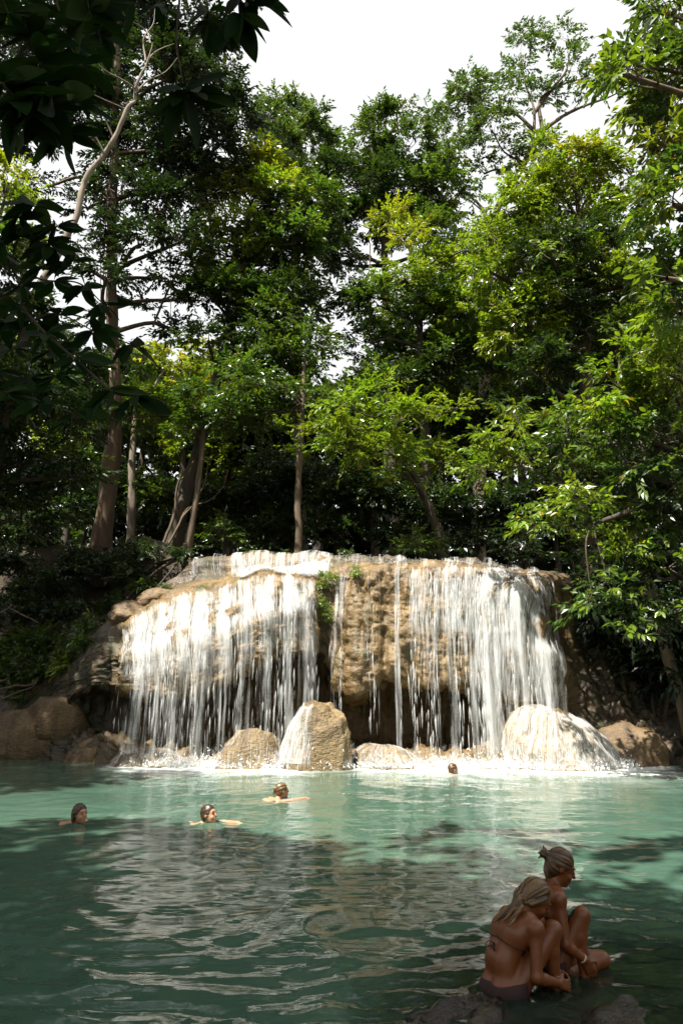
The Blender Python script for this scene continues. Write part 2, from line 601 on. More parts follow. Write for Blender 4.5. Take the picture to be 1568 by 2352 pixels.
# make the normals face the camera side / up
flip = np.sign((nS * np.array([0, -1.0, 0.6])).sum(-1).mean())
nS = nS * flip
low = fbm(S * 0.75, 3, 11)
flute = fbm(S * np.array([3.4, 3.4, 0.55]), 4, 21)
knob = fbm(S * np.array([4.5, 4.5, 4.0]), 4, 31)
fine = fbm(S * np.array([14, 14, 16]), 3, 41)
ledge = fbm(S * np.array([1.2, 1.2, 7.0]), 3, 51)
amp = sstep(0.2, 1.2, vpar)[None, :]
disp = amp * (0.13 * low + 0.17 * flute * sstep(2.4, 3.4, vpar)[None, :] + 0.05 * knob + 0.022 * fine + 0.018 * ledge)
bump = 0.0 * disp
for bu, bv, ba, wu, wv in ((1185, 3.95, 0.34, 26, 0.38), (1243, 4.45, 0.38, 24, 0.30), (600, 3.6, 0.12, 60, 0.4)):
    bump = bump + ba * np.exp(-((u[:, None] - bu) / wu) ** 2 - ((vpar[None, :] - bv) / wv) ** 2)
disp = disp + bump
R = S + nS * disp[..., None]
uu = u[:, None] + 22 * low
wear_shade_mask = np.maximum(sstep(300, 235, uu), sstep(1285, 1330, uu)) + 0.0 * disp  # cliff ends: shade of both banks painted as darker brown
wear_shade_mask = np.maximum(wear_shade_mask, 0.95 * sstep(2.5, 1.9, vpar)[None, :] * (1 - sstep(500, 540, uu) * sstep(780, 750, uu)))
wear_shade_mask = np.maximum(wear_shade_mask, 0.8 * sstep(18, 8, np.abs(uu - 745)) * sstep(2.6, 3.0, vpar)[None, :])
cl = obj('rock_cliff', mesh_np('rock_cliff', R.reshape(-1, 3), grid_faces(np.arange(R.shape[0] * R.shape[1]).reshape(R.shape[:2]))[:, ::int(-flip)] if flip < 0 else grid_faces(np.arange(R.shape[0] * R.shape[1]).reshape(R.shape[:2])), [M_CLIFF], attrs={'wear_shade': ('POINT', 'FLOAT', wear_shade_mask.ravel())}))
tag(cl, 'tan travertine cliff with overhanging lips that the water falls over', 'cliff', kind='structure')


# ------------------------------------------------------------------ boulders
def boulder(name, label, c, r, mat, seed, rough=0.16, group=None, cat='boulder', sub=4, flat=None, yaw=0.0, sq=1.0, skew=0.0):
    bm = bmesh.new()
    bmesh.ops.create_icosphere(bm, subdivisions=sub, radius=1.0)
    me = bpy.data.meshes.new(name)
    bm.to_mesh(me)
    bm.free()
    v = np.empty(len(me.vertices) * 3, np.float32)
    me.vertices.foreach_get('co', v)
    v = v.reshape(-1, 3).astype(float)
    d = 1 + rough * fbm(v * 1.3 + seed * 3.1, 3, seed) + 0.05 * fbm(v * 4.5 + seed, 3, seed + 5) + 0.018 * fbm(v * 13 + seed, 3, seed + 9)
    v = np.sign(v) * np.abs(v) ** sq
    v = v * d[:, None]
    v[:, 0] += skew * (0.3 - v[:, 2])
    if flat is not None:
        v[:, 2] = np.where(v[:, 2] > flat, flat + (v[:, 2] - flat) * 0.25, v[:, 2])
    cs, sn = math.cos(yaw), math.sin(yaw)
    v = v * np.asarray(r)
    v = np.c_[v[:, 0] * cs - v[:, 1] * sn, v[:, 0] * sn + v[:, 1] * cs, v[:, 2]]
    me.vertices.foreach_set('co', v.astype(np.float32).ravel())
    me.polygons.foreach_set('use_smooth', np.ones(len(me.polygons), bool))
    me.materials.append(mat)
    me.update()
    o = obj(name, me, None, tuple(c))
    if label:
        tag(o, label, cat, group)
    return o


boulders = []
b = at(745, 1690, 17.9)
boulders.append(boulder('boulder', 'tall tan boulder standing in the pool, water splashing over its left side', (at(728, 1690, 18)[0], 18.25, 0.05), (0.82, 0.72, 1.42), M_BOULDER, 4, 0.10, yaw=0.15, sub=5, sq=0.68, skew=-0.12))
b = at(578, 1720, 18.3)
boulders.append(boulder('boulder', 'low rounded boulder behind the thin strands, left of the tall tan boulder', (b[0], 18.6, -0.1), (0.85, 0.8, 0.98), M_BOULDER, 9, 0.14))
b = at(345, 1735, 18.7)
boulders.append(boulder('boulder', 'wide low splashed rock at the left foot of the waterfall', (b[0], 18.95, -0.2), (1.25, 0.7, 0.55), M_BOULDER, 13, 0.15))
b = at(880, 1735, 18.5)
boulders.append(boulder('boulder', 'low pale rock right of the tall boulder, under the middle strands', (b[0], 18.75, -0.15), (0.95, 0.8, 0.68), M_BOULDER, 17, 0.15))
b = at(985, 1740, 18.6)
boulders.append(boulder('boulder', 'small splashed rock between the middle strands and the dome rock', (b[0], 18.9, -0.2), (0.6, 0.6, 0.55), M_BOULDER, 23, 0.15))
mc = at(1265, 1765, 18.6)
boulders.append(boulder('dome_rock', 'big smooth dome of rock veiled by water at the right foot of the fall', (mc[0] + 0.2, 18.7, -0.35), (1.45, 1.35, 1.75), M_ROCK, 29, 0.06, skew=0.38, cat='rock', sub=5))
MOUND = boulders[-1]
b = at(312, 1405, 21.0)
boulders.append(boulder('boulder', 'rounded mossy rock on the ledge left of the white water', (at(305, 1410, 20.6)[0], 20.75, at(305, 1415, 20.6)[2]), (0.62, 0.55, 0.42), M_ROCK_DULL, 33, 0.2))
boulders.append(boulder('boulder', 'brown stepped rock at the upper left corner of the falls', (at(365, 1375, 21.2)[0], 21.2, at(365, 1378, 21.2)[2]), (0.7, 0.5, 0.35), M_ROCK_DULL, 37, 0.2))
for k, (px, py, Y, r, lb) in enumerate([
        (60, 1690, 21.8, (1.7, 0.9, 1.0), 'long smooth brown rock at the water edge under the left bank'),
        (140, 1635, 21.7, (0.95, 0.7, 0.9), 'smooth tan rock sloping up beside the long brown rock'),
        (215, 1720, 20.2, (0.8, 0.6, 0.6), 'tan rounded rock beside the dark hollow left of the falls'),
        (1440, 1715, 19.2, (1.0, 0.8, 0.9), 'mossy brown rock sloping into the pool right of the dome rock')]):
    c = at(px, py, Y)
    boulders.append(boulder('boulder', lb, (c[0], Y, c[2] - 0.35), r, M_ROCK_DULL, 41 + k, 0.2))

# the flat shelf in the shallows under the two squatting people
SHELF_C = np.array([1.75, 4.35, -0.42])
shelf = boulder('flat_rock', 'dark wet rock shelf just under the shallow water', SHELF_C, (1.75, 1.55, 0.62), M_SHELF, 61, 0.12, cat='rock', sub=6, flat=0.52, yaw=0.5)

for k, (px, py, r, lb) in enumerate([(1062, 2316, (0.34, 0.10, 0.10), 'low dark rock ridge breaking the surface beside the squatting person'),
                                     (990, 2348, (0.30, 0.09, 0.09), 'wet dark stone ridge at the open end of the rock shelf'),
                                     (1120, 2352, (0.26, 0.12, 0.09), 'small wet rock just breaking the surface in the shallows'),
                                     (1420, 2330, (0.30, 0.16, 0.08), 'flat dark stone lying awash on the rock shelf')]):
    dd_ = math.atan((py - CY) / F) - PITCH
    Yk = CAM_H / math.tan(dd_)
    c = at(px, py, Yk)
    boulder('wet_rock', lb, (c[0], Yk, -0.055), r, M_SHELF, 70 + k, 0.35, cat='rock', yaw=0.55 + 0.2 * k)

# ------------------------------------------------------------------ water
yr = [0.9]
while yr[-1] < 24.5:
    yr.append(yr[-1] + max(0.026, 0.011 * yr[-1]))
yr = np.array(yr)
xc = [0.0]
while xc[-1] < 26:
    xc.append(xc[-1] + (0.04 if xc[-1] < 4.5 else 0.08 if xc[-1] < 10.5 else 0.8))
xc = np.array(xc)
xc = np.concatenate([-xc[:0:-1], xc])
WX, WY = np.meshgrid(xc, yr, indexing='ij')


def fall_front(x):
    return np.interp(x, np.array([-12, -8, -5.6, -4, 0, 4, 5.5, 7.2, 9, 14]), np.array([21.8, 20.9, 19.0, 18.2, 17.9, 17.9, 17.4, 17.9, 19, 19.2]))


dist = fall_front(WX) - WY
chop = 1 + 1.2 * np.exp(-np.clip(dist, 0, 50) / 2.5)
wq = np.stack([WX, WY, WX * 0], -1)
warp = np.stack([fbm(wq * 0.6, 2, 71), fbm(wq * 0.6 + 9, 2, 73), WX * 0], -1) * 0.5
q = wq + warp
WZ = 0.020 * fbm(q * np.array([0.9, 1.9, 1]), 2, 81)
ridge = 1 - np.abs(fbm(q * np.array([2.5, 5.4, 1]), 2, 83))
WZ = WZ + 0.025 * np.clip(ridge, 0, 1) ** 1.5 + 0.0045 * fbm(q * np.array([5.0, 9.0, 1]), 2, 85)
WZ = WZ * chop * (0.5 + 0.9 * sstep(9, 3, WY)) - 0.016
# milkiness from the real depth over the shelf rock
dg = bpy.context.evaluated_depsgraph_get()
bvh = BVHTree.FromObject(shelf, dg)
milk = np.ones(WX.shape)
sel = np.argwhere((np.abs(WX - SHELF_C[0]) < 2.6) & (np.abs(WY - SHELF_C[1]) < 2.6))
for i, j in sel:
    hit = bvh.ray_cast(Vector((WX[i, j] - SHELF_C[0], WY[i, j] - SHELF_C[1], 3)), Vector((0, 0, -1)))
    if hit[0] is not None:
        dep = max(0.0, 0.0 - (hit[0].z + SHELF_C[2]))
        milk[i, j] = 1 - math.exp(-dep / 0.16)
milk *= sstep(0.4, 2.6, WY) * 0.85 + 0.15
fpx = np.interp(WX, [-6.2, -5.2, -1.2, 0.2, 0.9, 2.4, 3.0, 7.4, 8.2], [0, 1, 1, 0.35, 0.5, 0.8, 1, 1, 0])
nz = fbm(q * np.array([2.2, 2.2, 1]), 4, 91)
foam = fpx * np.clip(1.6 * np.exp(-np.clip(dist + 0.1, 0, 50) / 0.45) + 0.6 * np.exp(-np.clip(dist, 0, 50) / 1.2) * (0.35 + nz), 0, 1)


def water_material():
    m, n, out = new_mat('milky_green_water')
    tc = N(n, 'ShaderNodeTexCoord')
    am = N(n, 'ShaderNodeAttribute', attribute_name='milk')
    af = N(n, 'ShaderNodeAttribute', attribute_name='foam')
    cn = noise(n, 0.35, 3, tc.outputs['Object'])
    col = ramp(n, cn, [(0.3, (0.040, 0.084, 0.058)), (0.7, (0.058, 0.106, 0.076))])
    fn = noise(n, 9, 5, tc.outputs['Object'], 0.7)
    ff_ = math_(n, 'MULTIPLY', af.outputs['Fac'], math_(n, 'ADD', math_(n, 'MULTIPLY', fn, 1.6), 0.25))
    col = mixcol(n, ff_, col, (0.82, 0.85, 0.83))
    p = N(n, 'ShaderNodeBsdfPrincipled')
    n.links.new(col, p.inputs['Base Color'])
    n.links.new(ramp(n, ff_, [(0.0, (0.025,) * 3), (0.6, (0.5,) * 3)]), p.inputs['Roughness'])
    p.inputs['IOR'].default_value = 1.33
    b1 = noise(n, 4.2, 2, tc.outputs['Object'], 0.45, (0.8, 1.8, 1))
    b2 = noise(n, 26, 2, tc.outputs['Object'], 0.5, (0.8, 1.6, 1))
    hs = math_(n, 'ADD', math_(n, 'MULTIPLY', b1, 1.0), math_(n, 'MULTIPLY', b2, 0.10))
    b = N(n, 'ShaderNodeBump')
    b.inputs['Strength'].default_value = 0.28
    b.inputs['Distance'].default_value = 0.03
    n.links.new(hs, b.inputs['Height'])
    n.links.new(b.outputs[0], p.inputs['Normal'])
    tr = N(n, 'ShaderNodeBsdfTransparent')
    tr.inputs['Color'].default_value = (0.62, 0.72, 0.56, 1)
    gl = N(n, 'ShaderNodeBsdfGlossy')
    gl.inputs['Roughness'].default_value = 0.04
    n.links.new(b.outputs[0], gl.inputs['Normal'])
    fr = N(n, 'ShaderNodeFresnel')
    fr.inputs['IOR'].default_value = 1.33
    n.links.new(b.outputs[0], fr.inputs['Normal'])
    mx = N(n, 'ShaderNodeMixShader')
    n.links.new(fr.outputs[0], mx.inputs[0])
    n.links.new(tr.outputs[0], mx.inputs[1])
    n.links.new(gl.outputs[0], mx.inputs[2])
    m2 = N(n, 'ShaderNodeMixShader')
    n.links.new(am.outputs['Fac'], m2.inputs[0])
    n.links.new(mx.outputs[0], m2.inputs[1])
    n.links.new(p.outputs[0], m2.inputs[2])
    n.links.new(m2.outputs[0], out.inputs['Surface'])
    return m


M_WATER = water_material()
wi = np.arange(WX.size).reshape(WX.shape)
water = obj('water', mesh_np('water', np.stack([WX, WY, WZ], -1).reshape(-1, 3), grid_faces(wi), [M_WATER],
                             attrs={'milk': ('POINT', 'FLOAT', milk.ravel()), 'foam': ('POINT', 'FLOAT', foam.ravel())}))
tag(water, 'milky turquoise green pool below the waterfall', 'water', kind='structure')


# ------------------------------------------------------------------ falling water: thousands of thin streaks
class Streaks:
    def __init__(self):
        self.a, self.b, self.r = [], [], []

    def add(self, a, b, r):
        self.a.append(a)
        self.b.append(b)
        self.r.append(r)

    def mesh(self, name, mat, origin):
        a = np.array(self.a) - origin
        b_ = np.array(self.b) - origin
        r = np.array(self.r)
        n = len(a)
        d = b_ - a
        d /= np.linalg.norm(d, axis=1)[:, None] + 1e-9
        ref = np.tile(np.array([[0.2, 0.95, 0.1]]), (n, 1))
        s = np.cross(d, ref)
        s /= np.linalg.norm(s, axis=1)[:, None] + 1e-9
        t = np.cross(d, s)
        mid = a * 0.6 + b_ * 0.4
        ring = [mid + r[:, None] * (math.cos(q_) * s + math.sin(q_) * t) for q_ in (0.5, 0.5 + 2.094, 0.5 + 4.189)]
        V = np.stack([a, *ring, b_], 1).reshape(-1, 3)
        o = np.arange(n)[:, None] * 5
        Fc = np.stack([o + np.array([[0, 1, 2]]), o + np.array([[0, 2, 3]]), o + np.array([[0, 3, 1]]),
                       o + np.array([[4, 2, 1]]), o + np.array([[4, 3, 2]]), o + np.array([[4, 1, 3]])], 1).reshape(-1, 3)
        return mesh_np(name, V, Fc, [mat])


iu_of = lambda px: np.clip((px - pxs[0]) / (pxs[-1] - pxs[0]) * (NU - 1), 0, NU - 1.001)
iv_of = lambda v: np.clip(np.interp(v, vpar, np.arange(len(vpar))), 0, len(vpar) - 1.001)
Rw = S + nS * (amp * (0.13 * low + 0.07 * smooth_axis(flute, 1, k2)) + bump + 0.05)[..., None]      # the water skims the bumps
nR = grid_normals(Rw) * flip
solid = [BVHTree.FromObject(o, dg) for o in boulders]


def surf(px, v):
    i = int(iu_of(px))
    j = int(iv_of(v))
    fu = iu_of(px) - i
    p = Rw[i, j] * (1 - fu) + Rw[i + 1, j] * fu
    return p, nR[i, j]


def boulder_hit(p, depth):
    best = None
    for o, tr_ in zip(boulders, solid):
        h = tr_.ray_cast(Vector(p) - o.location, Vector((0, 0, -1)), depth)
        if h[0] is not None:
            z = h[0].z + o.location.z
            if best is None or z > best:
                best = z
    return best


def strand(S1, S2, px, v0, rng, width, cont, drift=0.0, off=0.03, vlip=5.0, endz=None):
    """one thread of water: along the rock from profile row v0 to the lip, then in free fall"""
    path = []
    v = v0
    pxx = px
    w1 = rng.uniform(0, 6)
    while v < vlip - 0.12:
        pxx = px + drift * (v - v0) + 5 * math.sin(v * 2.3 + w1)
        p, n_ = surf(pxx, v)
        path.append(p + n_ * off + np.array([0, -0.01, 0]))
        v += 0.05
    if len(path) < 2:
        p, n_ = surf(pxx, vlip - 0.1)
        path = [p + n_ * off + np.array([0, 0, 0.05]), p + n_ * off]
    # monotone: water leaves the rock where the rock turns back
    P0 = path[-1]
    lead = min(range(len(path)), key=lambda k: path[k][1] + 0.02 * (len(path) - k))
    path = path[:max(lead + 1, 2)]
    P0 = path[-1]
    vel = np.array([rng.normal(0, 0.10), -abs(rng.normal(0.25, 0.18)), -rng.uniform(1.0, 2.4)])
    zb = boulder_hit(P0 + vel * 0.12, 8)
    zend = 0.0 if zb is None else max(zb + 0.02, 0.0)
    if endz is not None:
        zend = max(zend, endz)
    q_ = P0.copy()
    dt = 0.035
    while q_[2] > zend:
        vel = vel + np.array([0, 0, -9.8 * dt])
        q_ = q_ + vel * dt
        path.append(q_.copy())
    path = np.array(path)
    path[-1][2] = max(path[-1][2], zend - 0.05)
    ds = np.r_[0, np.cumsum(np.linalg.norm(np.diff(path, axis=0), axis=1))]
    total = ds[-1]
    s = rng.uniform(0, 0.3)
    while s < total:
        fr = s / total
        L = rng.uniform(0.14, 0.5) * (1 + 0.8 * rng.random() ** 3)
        a_ = np.array([np.interp(s, ds, path[:, k]) for k in range(3)])
        b_ = np.array([np.interp(min(s + L, total), ds, path[:, k]) for k in range(3)])
        if np.linalg.norm(b_ - a_) > 0.02:
            j = rng.normal(0, 0.012 + 0.03 * fr, 3) * np.array([1, 1, 0.3])
            S1.add(a_ + j, b_ + j, width * rng.uniform(0.5, 1.3))
            if S2 is not None and rng.random() < 0.35:
                S2.add(a_ + j, b_ + j + np.array([0, 0, -0.1]), width * rng.uniform(3, 6))
        s += L * rng.uniform(0.8, 1.2) + rng.exponential(0.28) * (1 - cont)


def curtain_material():
    m, n, out = new_mat('water_curtain')
    at_ = N(n, 'ShaderNodeAttribute', attribute_name='flow')
    sep = N(n, 'ShaderNodeSeparateColor')
    n.links.new(at_.outputs['Color'], sep.inputs[0])

    def nz_(su, sv, off, det=2):
        cb = N(n, 'ShaderNodeCombineXYZ')
        n.links.new(math_(n, 'MULTIPLY', sep.outputs[0], su), cb.inputs[0])
        n.links.new(math_(n, 'MULTIPLY', sep.outputs[1], sv), cb.inputs[1])
        cb.inputs[2].default_value = off
        return noise(n, 1.0, det, cb.outputs[0], 0.6)
    a1 = math_(n, 'MULTIPLY', nz_(18, 0.6, 0.0, 3), 0.45)
    a2 = math_(n, 'MULTIPLY', nz_(50, 2.0, 3.0), 0.24)
    a3 = math_(n, 'MULTIPLY', nz_(6, 0.3, 7.0), 0.50)
    sm = math_(n, 'ADD', math_(n, 'ADD', a1, a2), a3)           # about 0.6 on average
    thr = math_(n, 'SUBTRACT', 0.78, math_(n, 'MULTIPLY', sep.outputs[2], 0.46))
    x = math_(n, 'MULTIPLY', math_(n, 'SUBTRACT', sm, thr), 2.3)
    cl_ = N(n, 'ShaderNodeClamp')
    n.links.new(x, cl_.inputs[0])
    alpha = math_(n, 'MULTIPLY', cl_.outputs[0], 0.88)
    d = N(n, 'ShaderNodeBsdfDiffuse')
    d.inputs['Color'].default_value = (0.80, 0.81, 0.80, 1)
    b = N(n, 'ShaderNodeBump')
    b.inputs['Strength'].default_value = 0.5
    b.inputs['Distance'].default_value = 0.03
    n.links.new(sm, b.inputs['Height'])
    n.links.new(b.outputs[0], d.inputs['Normal'])
    t = N(n, 'ShaderNodeBsdfTranslucent')
    t.inputs['Color'].default_value = (0.86, 0.88, 0.87, 1)
    mx = N(n, 'ShaderNodeMixShader')
    mx.inputs[0].default_value = 0.25
    n.links.new(d.outputs[0], mx.inputs[1])
    n.links.new(t.outputs[0], mx.inputs[2])
    tr = N(n, 'ShaderNodeBsdfTransparent')
    m2 = N(n, 'ShaderNodeMixShader')
    n.links.new(alpha, m2.inputs[0])
    n.links.new(tr.outputs[0], m2.inputs[1])
    n.links.new(mx.outputs[0], m2.inputs[2])
    n.links.new(m2.outputs[0], out.inputs['Surface'])
    return m


M_CURTAIN = curtain_material()


def curtain(px0, px1, v0, v_end, d_rock, d_fall, seed, off=0.03, vy=0.3, spread=0.0, free=True, edge=12):
    """a sheet of water: down the rock from row v0, then in free fall to whatever lies below"""
    cols = max(8, int((px1 - px0) / 3.5))
    K1, K2 = 40, 40
    Vs, At = [], []
    for ci, px in enumerate(np.linspace(px0, px1, cols)):
        vv_ = np.linspace(v0, v_end, K1)
        pts = []
        for v in vv_:
            p, n_ = surf(px + spread * (v - v0) * (px - (px0 + px1) / 2) / (px1 - px0), v)
            pts.append(p + n_ * off)
        pts = np.array(pts)
        if free:
            lead = int(np.argmin(pts[:, 1] + 0.01 * np.arange(K1)[::-1]))
            lead = max(lead, 3)
            rock = pts[:lead + 1]
            q_ = rock[-1].copy()
            zb = boulder_hit(q_ + np.array([0, -0.12, 0]), 8)
            zend = 0.0 if zb is None else max(0.0, zb + 0.0)
            t1 = (-1.6 + math.sqrt(1.6 ** 2 + 2 * 9.8 * max(q_[2] - zend, 0.05))) / 9.8
            tt = np.linspace(0, t1, K2)[1:]
            fallp = np.stack([np.full(K2 - 1, q_[0]), q_[1] - vy * (1 + 0.3 * math.sin(px * 0.21 + seed)) * tt, q_[2] - 1.6 * tt - 4.9 * tt * tt], 1)
            path = np.vstack([rock, fallp])
            isf = np.r_[np.zeros(len(rock)), np.ones(K2 - 1)]
        else:
            path = pts
            isf = np.zeros(K1)
        ds = np.r_[0, np.cumsum(np.linalg.norm(np.diff(path, axis=0), axis=1))]
        sN = np.linspace(0, ds[-1], 60)
        path2 = np.stack([np.interp(sN, ds, path[:, k]) for k in range(3)], 1)
        f2 = np.interp(sN, ds, isf)
        f2 = smooth_axis(f2, 0)
        ed = min(1.0, (px - px0) / edge + 0.02, (px1 - px) / edge + 0.02)
        den = (d_rock * (1 - f2) + d_fall * f2) * (0.25 + 0.75 * ed) + 0.10 * math.sin(px * 0.13 + seed) * ed
        den = den * (0.35 + 0.65 * np.clip(sN / 0.25, 0, 1))
        Vs.append(path2)
        At.append(np.stack([np.full(60, (px - px0) * 0.0106 + seed * 7.7), sN + 3.1 * seed, den], 1))
    return np.array(Vs), np.array(At)


def fall(name, label, spec, seed, veil=True, sheets=()):
    rng = np.random.default_rng(seed)
    S1, S2 = Streaks(), Streaks()
    for kind, args in spec:
        if kind == 'sheet':
            px0, px1, v0a, v0b, n_, width, cont, drift = args
            for _ in range(n_):
                px = rng.uniform(px0, px1)
                # streams gather in bundles
                g = math.sin(px * 0.31 + seed) + math.sin(px * 0.117 + 2.1 * seed) * 1.2
                if rng.random() > 0.5 + 0.32 * g:
                    continue
                strand(S1, S2 if veil else None, px, rng.uniform(v0a, v0b), rng, width, cont, drift)
        elif kind == 'skin':                      # streaks hugging the rock between two rows
            px0, px1, va, vb, n_, width, L = args
            for _ in range(n_):
                px = rng.uniform(px0, px1)
                g = math.sin(px * 0.23 + seed) + math.sin(px * 0.09 + 1.3 * seed)
                if rng.random() > 0.62 + 0.3 * g:
                    continue
                v = rng.uniform(va, vb)
                p, n1 = surf(px, v)
                p2, n2 = surf(px + rng.normal(0, 1.5), min(v + L * rng.uniform(0.5, 2.0), vb + 0.15))
                S1.add(p + n1 * rng.uniform(-0.02, 0.05), p2 + n2 * rng.uniform(-0.02, 0.05), width * 0.8 * rng.uniform(0.4, 1.4))
    allp = np.array(S1.a)
    o0 = np.array([allp[:, 0].mean(), allp[:, 1].mean(), 0.0])
    root = empty(name, o0)
    tag(root, label, 'waterfall', 'streams of the waterfall')
    for k, sh_ in enumerate(sheets):
        V, A = curtain(*sh_[:6], seed + 0.37 * k, *sh_[6:])
        fc = grid_faces(np.arange(V.shape[0] * V.shape[1]).reshape(V.shape[:2]))
        obj('water_sheet', mesh_np('water_sheet', V.reshape(-1, 3) - o0, fc, [M_CURTAIN], True, {'flow': ('POINT', 'FLOAT_COLOR', A.reshape(-1, 3))}), root)
    a_ = obj('water_streaks', S1.mesh(name + '_streaks', M_FALL, o0), root)
    a_['kind'] = 'stuff'
    if veil and S2.a:
        c_ = obj('spray_veil', S2.mesh(name + '_veil', M_VEIL, o0), root)
        c_['kind'] = 'stuff'
    return root


fall('waterfall', 'broad white curtain of water pouring over the rounded left overhang', [
    ('sheet', (285, 722, 2.9, 3.3, 76, 0.0062, 0.15, -4)),
    ('sheet', (285, 470, 3.0, 3.6, 40, 0.0062, 0.15, -8)),
    ('sheet', (655, 722, 2.9, 3.4, 27, 0.0075, 0.4, 0)),
    ('skin', (315, 722, 3.05, 3.9, 4200, 0.0065, 0.40)),
    ('skin', (285, 480, 3.05, 4.4, 2600, 0.0065, 0.30)),
], 3, True, [(288, 728, 2.98, 4.9, 0.52, 0.37, 0.02, 0.25), (285, 726, 3.02, 4.7, 0.46, 0.35, 0.06, 0.5), (290, 500, 3.02, 4.8, 0.40, 0.34, 0.10, 0.7), (650, 726, 2.98, 4.8, 0.50, 0.50, 0.09, 0.4), (290, 720, 3.05, 4.4, 0.30, 0.28, 0.12, 0.9)])
fall('waterfall', 'white cascade sliding down the upper step above the left curtain', [
    ('skin', (535, 765, 1.15, 2.3, 1500, 0.007, 0.45)),
    ('skin', (545, 745, 1.7, 2.7, 2000, 0.007, 0.45)),
    ('skin', (440, 530, 1.1, 1.9, 60, 0.006, 0.5)),
], 5, False, [(530, 768, 1.0, 2.75, 0.6, 0.5, 0.03, 0.3, 0.0, False), (545, 750, 1.7, 2.75, 0.6, 0.5, 0.06, 0.3, 0.0, False), (438, 532, 1.0, 2.0, 0.36, 0.3, 0.02, 0.3, 0.0, False)])
fall('waterfall', 'few thin trickles beside the ferns in the middle notch', [
    ('sheet', (755, 800, 3.0, 3.3, 9, 0.006, 0.2, 0)),
    ('sheet', (840, 875, 3.0, 3.3, 6, 0.006, 0.2, 0)),
    ('skin', (770, 880, 1.1, 2.6, 90, 0.006, 0.4)),
], 7, True, [(752, 806, 2.9, 4.8, 0.45, 0.30, 0.04, 0.25), (835, 882, 2.9, 4.8, 0.30, 0.22, 0.04, 0.2), (770, 890, 1.0, 2.9, 0.40, 0.3, 0.03, 0.3, 0.0, False)])
fall('waterfall', 'narrow bright stream falling in front of the bare tan wall', [
    ('sheet', (905, 921, 2.9, 3.05, 8, 0.007, 0.6, 0)),
    ('skin', (895, 935, 1.6, 3.2, 60, 0.007, 0.4)),
], 8, True, [(903, 923, 2.85, 4.8, 0.62, 0.60, 0.04, 0.3, 0.0, True, 5), (890, 940, 1.3, 3.0, 0.5, 0.5, 0.03, 0.3, 0.0, False)])
fall('waterfall', 'spread of fine strands to the right of the narrow stream', [
    ('sheet', (935, 1000, 2.9, 3.1, 15, 0.006, 0.2, 2)),
    ('sheet', (985, 1100, 2.9, 3.1, 40, 0.0066, 0.25, 0)),
    ('skin', (935, 990, 2.9, 4.2, 250, 0.006, 0.35)),
    ('skin', (995, 1095, 2.9, 4.2, 1500, 0.0066, 0.30)),
    ('skin', (880, 1060, 1.2, 2.6, 220, 0.006, 0.4)),
], 11, True, [(936, 996, 2.85, 4.8, 0.52, 0.34, 0.04, 0.3), (985, 1102, 2.85, 4.8, 0.52, 0.40, 0.03, 0.25), (990, 1102, 2.9, 4.6, 0.42, 0.34, 0.08, 0.5), (940, 1066, 1.1, 2.9, 0.42, 0.3, 0.03, 0.3, 0.0, False)])
fall('waterfall', 'thickest white column of water, left of the dome rock', [
    ('sheet', (1092, 1172, 2.9, 3.1, 67, 0.008, 0.5, 0)),
    ('skin', (1090, 1180, 2.9, 4.9, 1800, 0.0075, 0.30)),
], 13, True, [(1090, 1178, 2.85, 4.8, 0.56, 0.50, 0.04, 0.3), (1096, 1150, 2.9, 4.8, 0.6, 0.6, 0.08, 0.45), (1092, 1176, 2.9, 4.6, 0.4, 0.4, 0.12, 0.7)])
fall('waterfall', 'white water bouncing down onto the dome rock at the right end', [
    ('sheet', (1170, 1275, 2.9, 3.1, 22, 0.007, 0.3, 4)),
    ('skin', (1160, 1235, 3.4, 4.4, 1300, 0.007, 0.28)),
    ('skin', (1200, 1285, 4.0, 5.2, 1500, 0.007, 0.28)),
    ('skin', (1110, 1262, 2.95, 3.3, 200, 0.006, 0.2)),
    ('skin', (1060, 1200, 1.2, 2.6, 90, 0.006, 0.4)),
], 17, True, [(1165, 1278, 2.85, 4.9, 0.46, 0.38, 0.04, 0.25), (1150, 1228, 3.55, 4.9, 0.74, 0.5, 0.06, 0.3), (1208, 1286, 4.1, 5.0, 0.76, 0.56, 0.06, 0.35), (1100, 1268, 2.85, 3.5, 0.55, 0.4, 0.05, 0.3, 0.0, False), (1060, 1262, 1.1, 2.9, 0.34, 0.3, 0.03, 0.3, 0.0, False)])


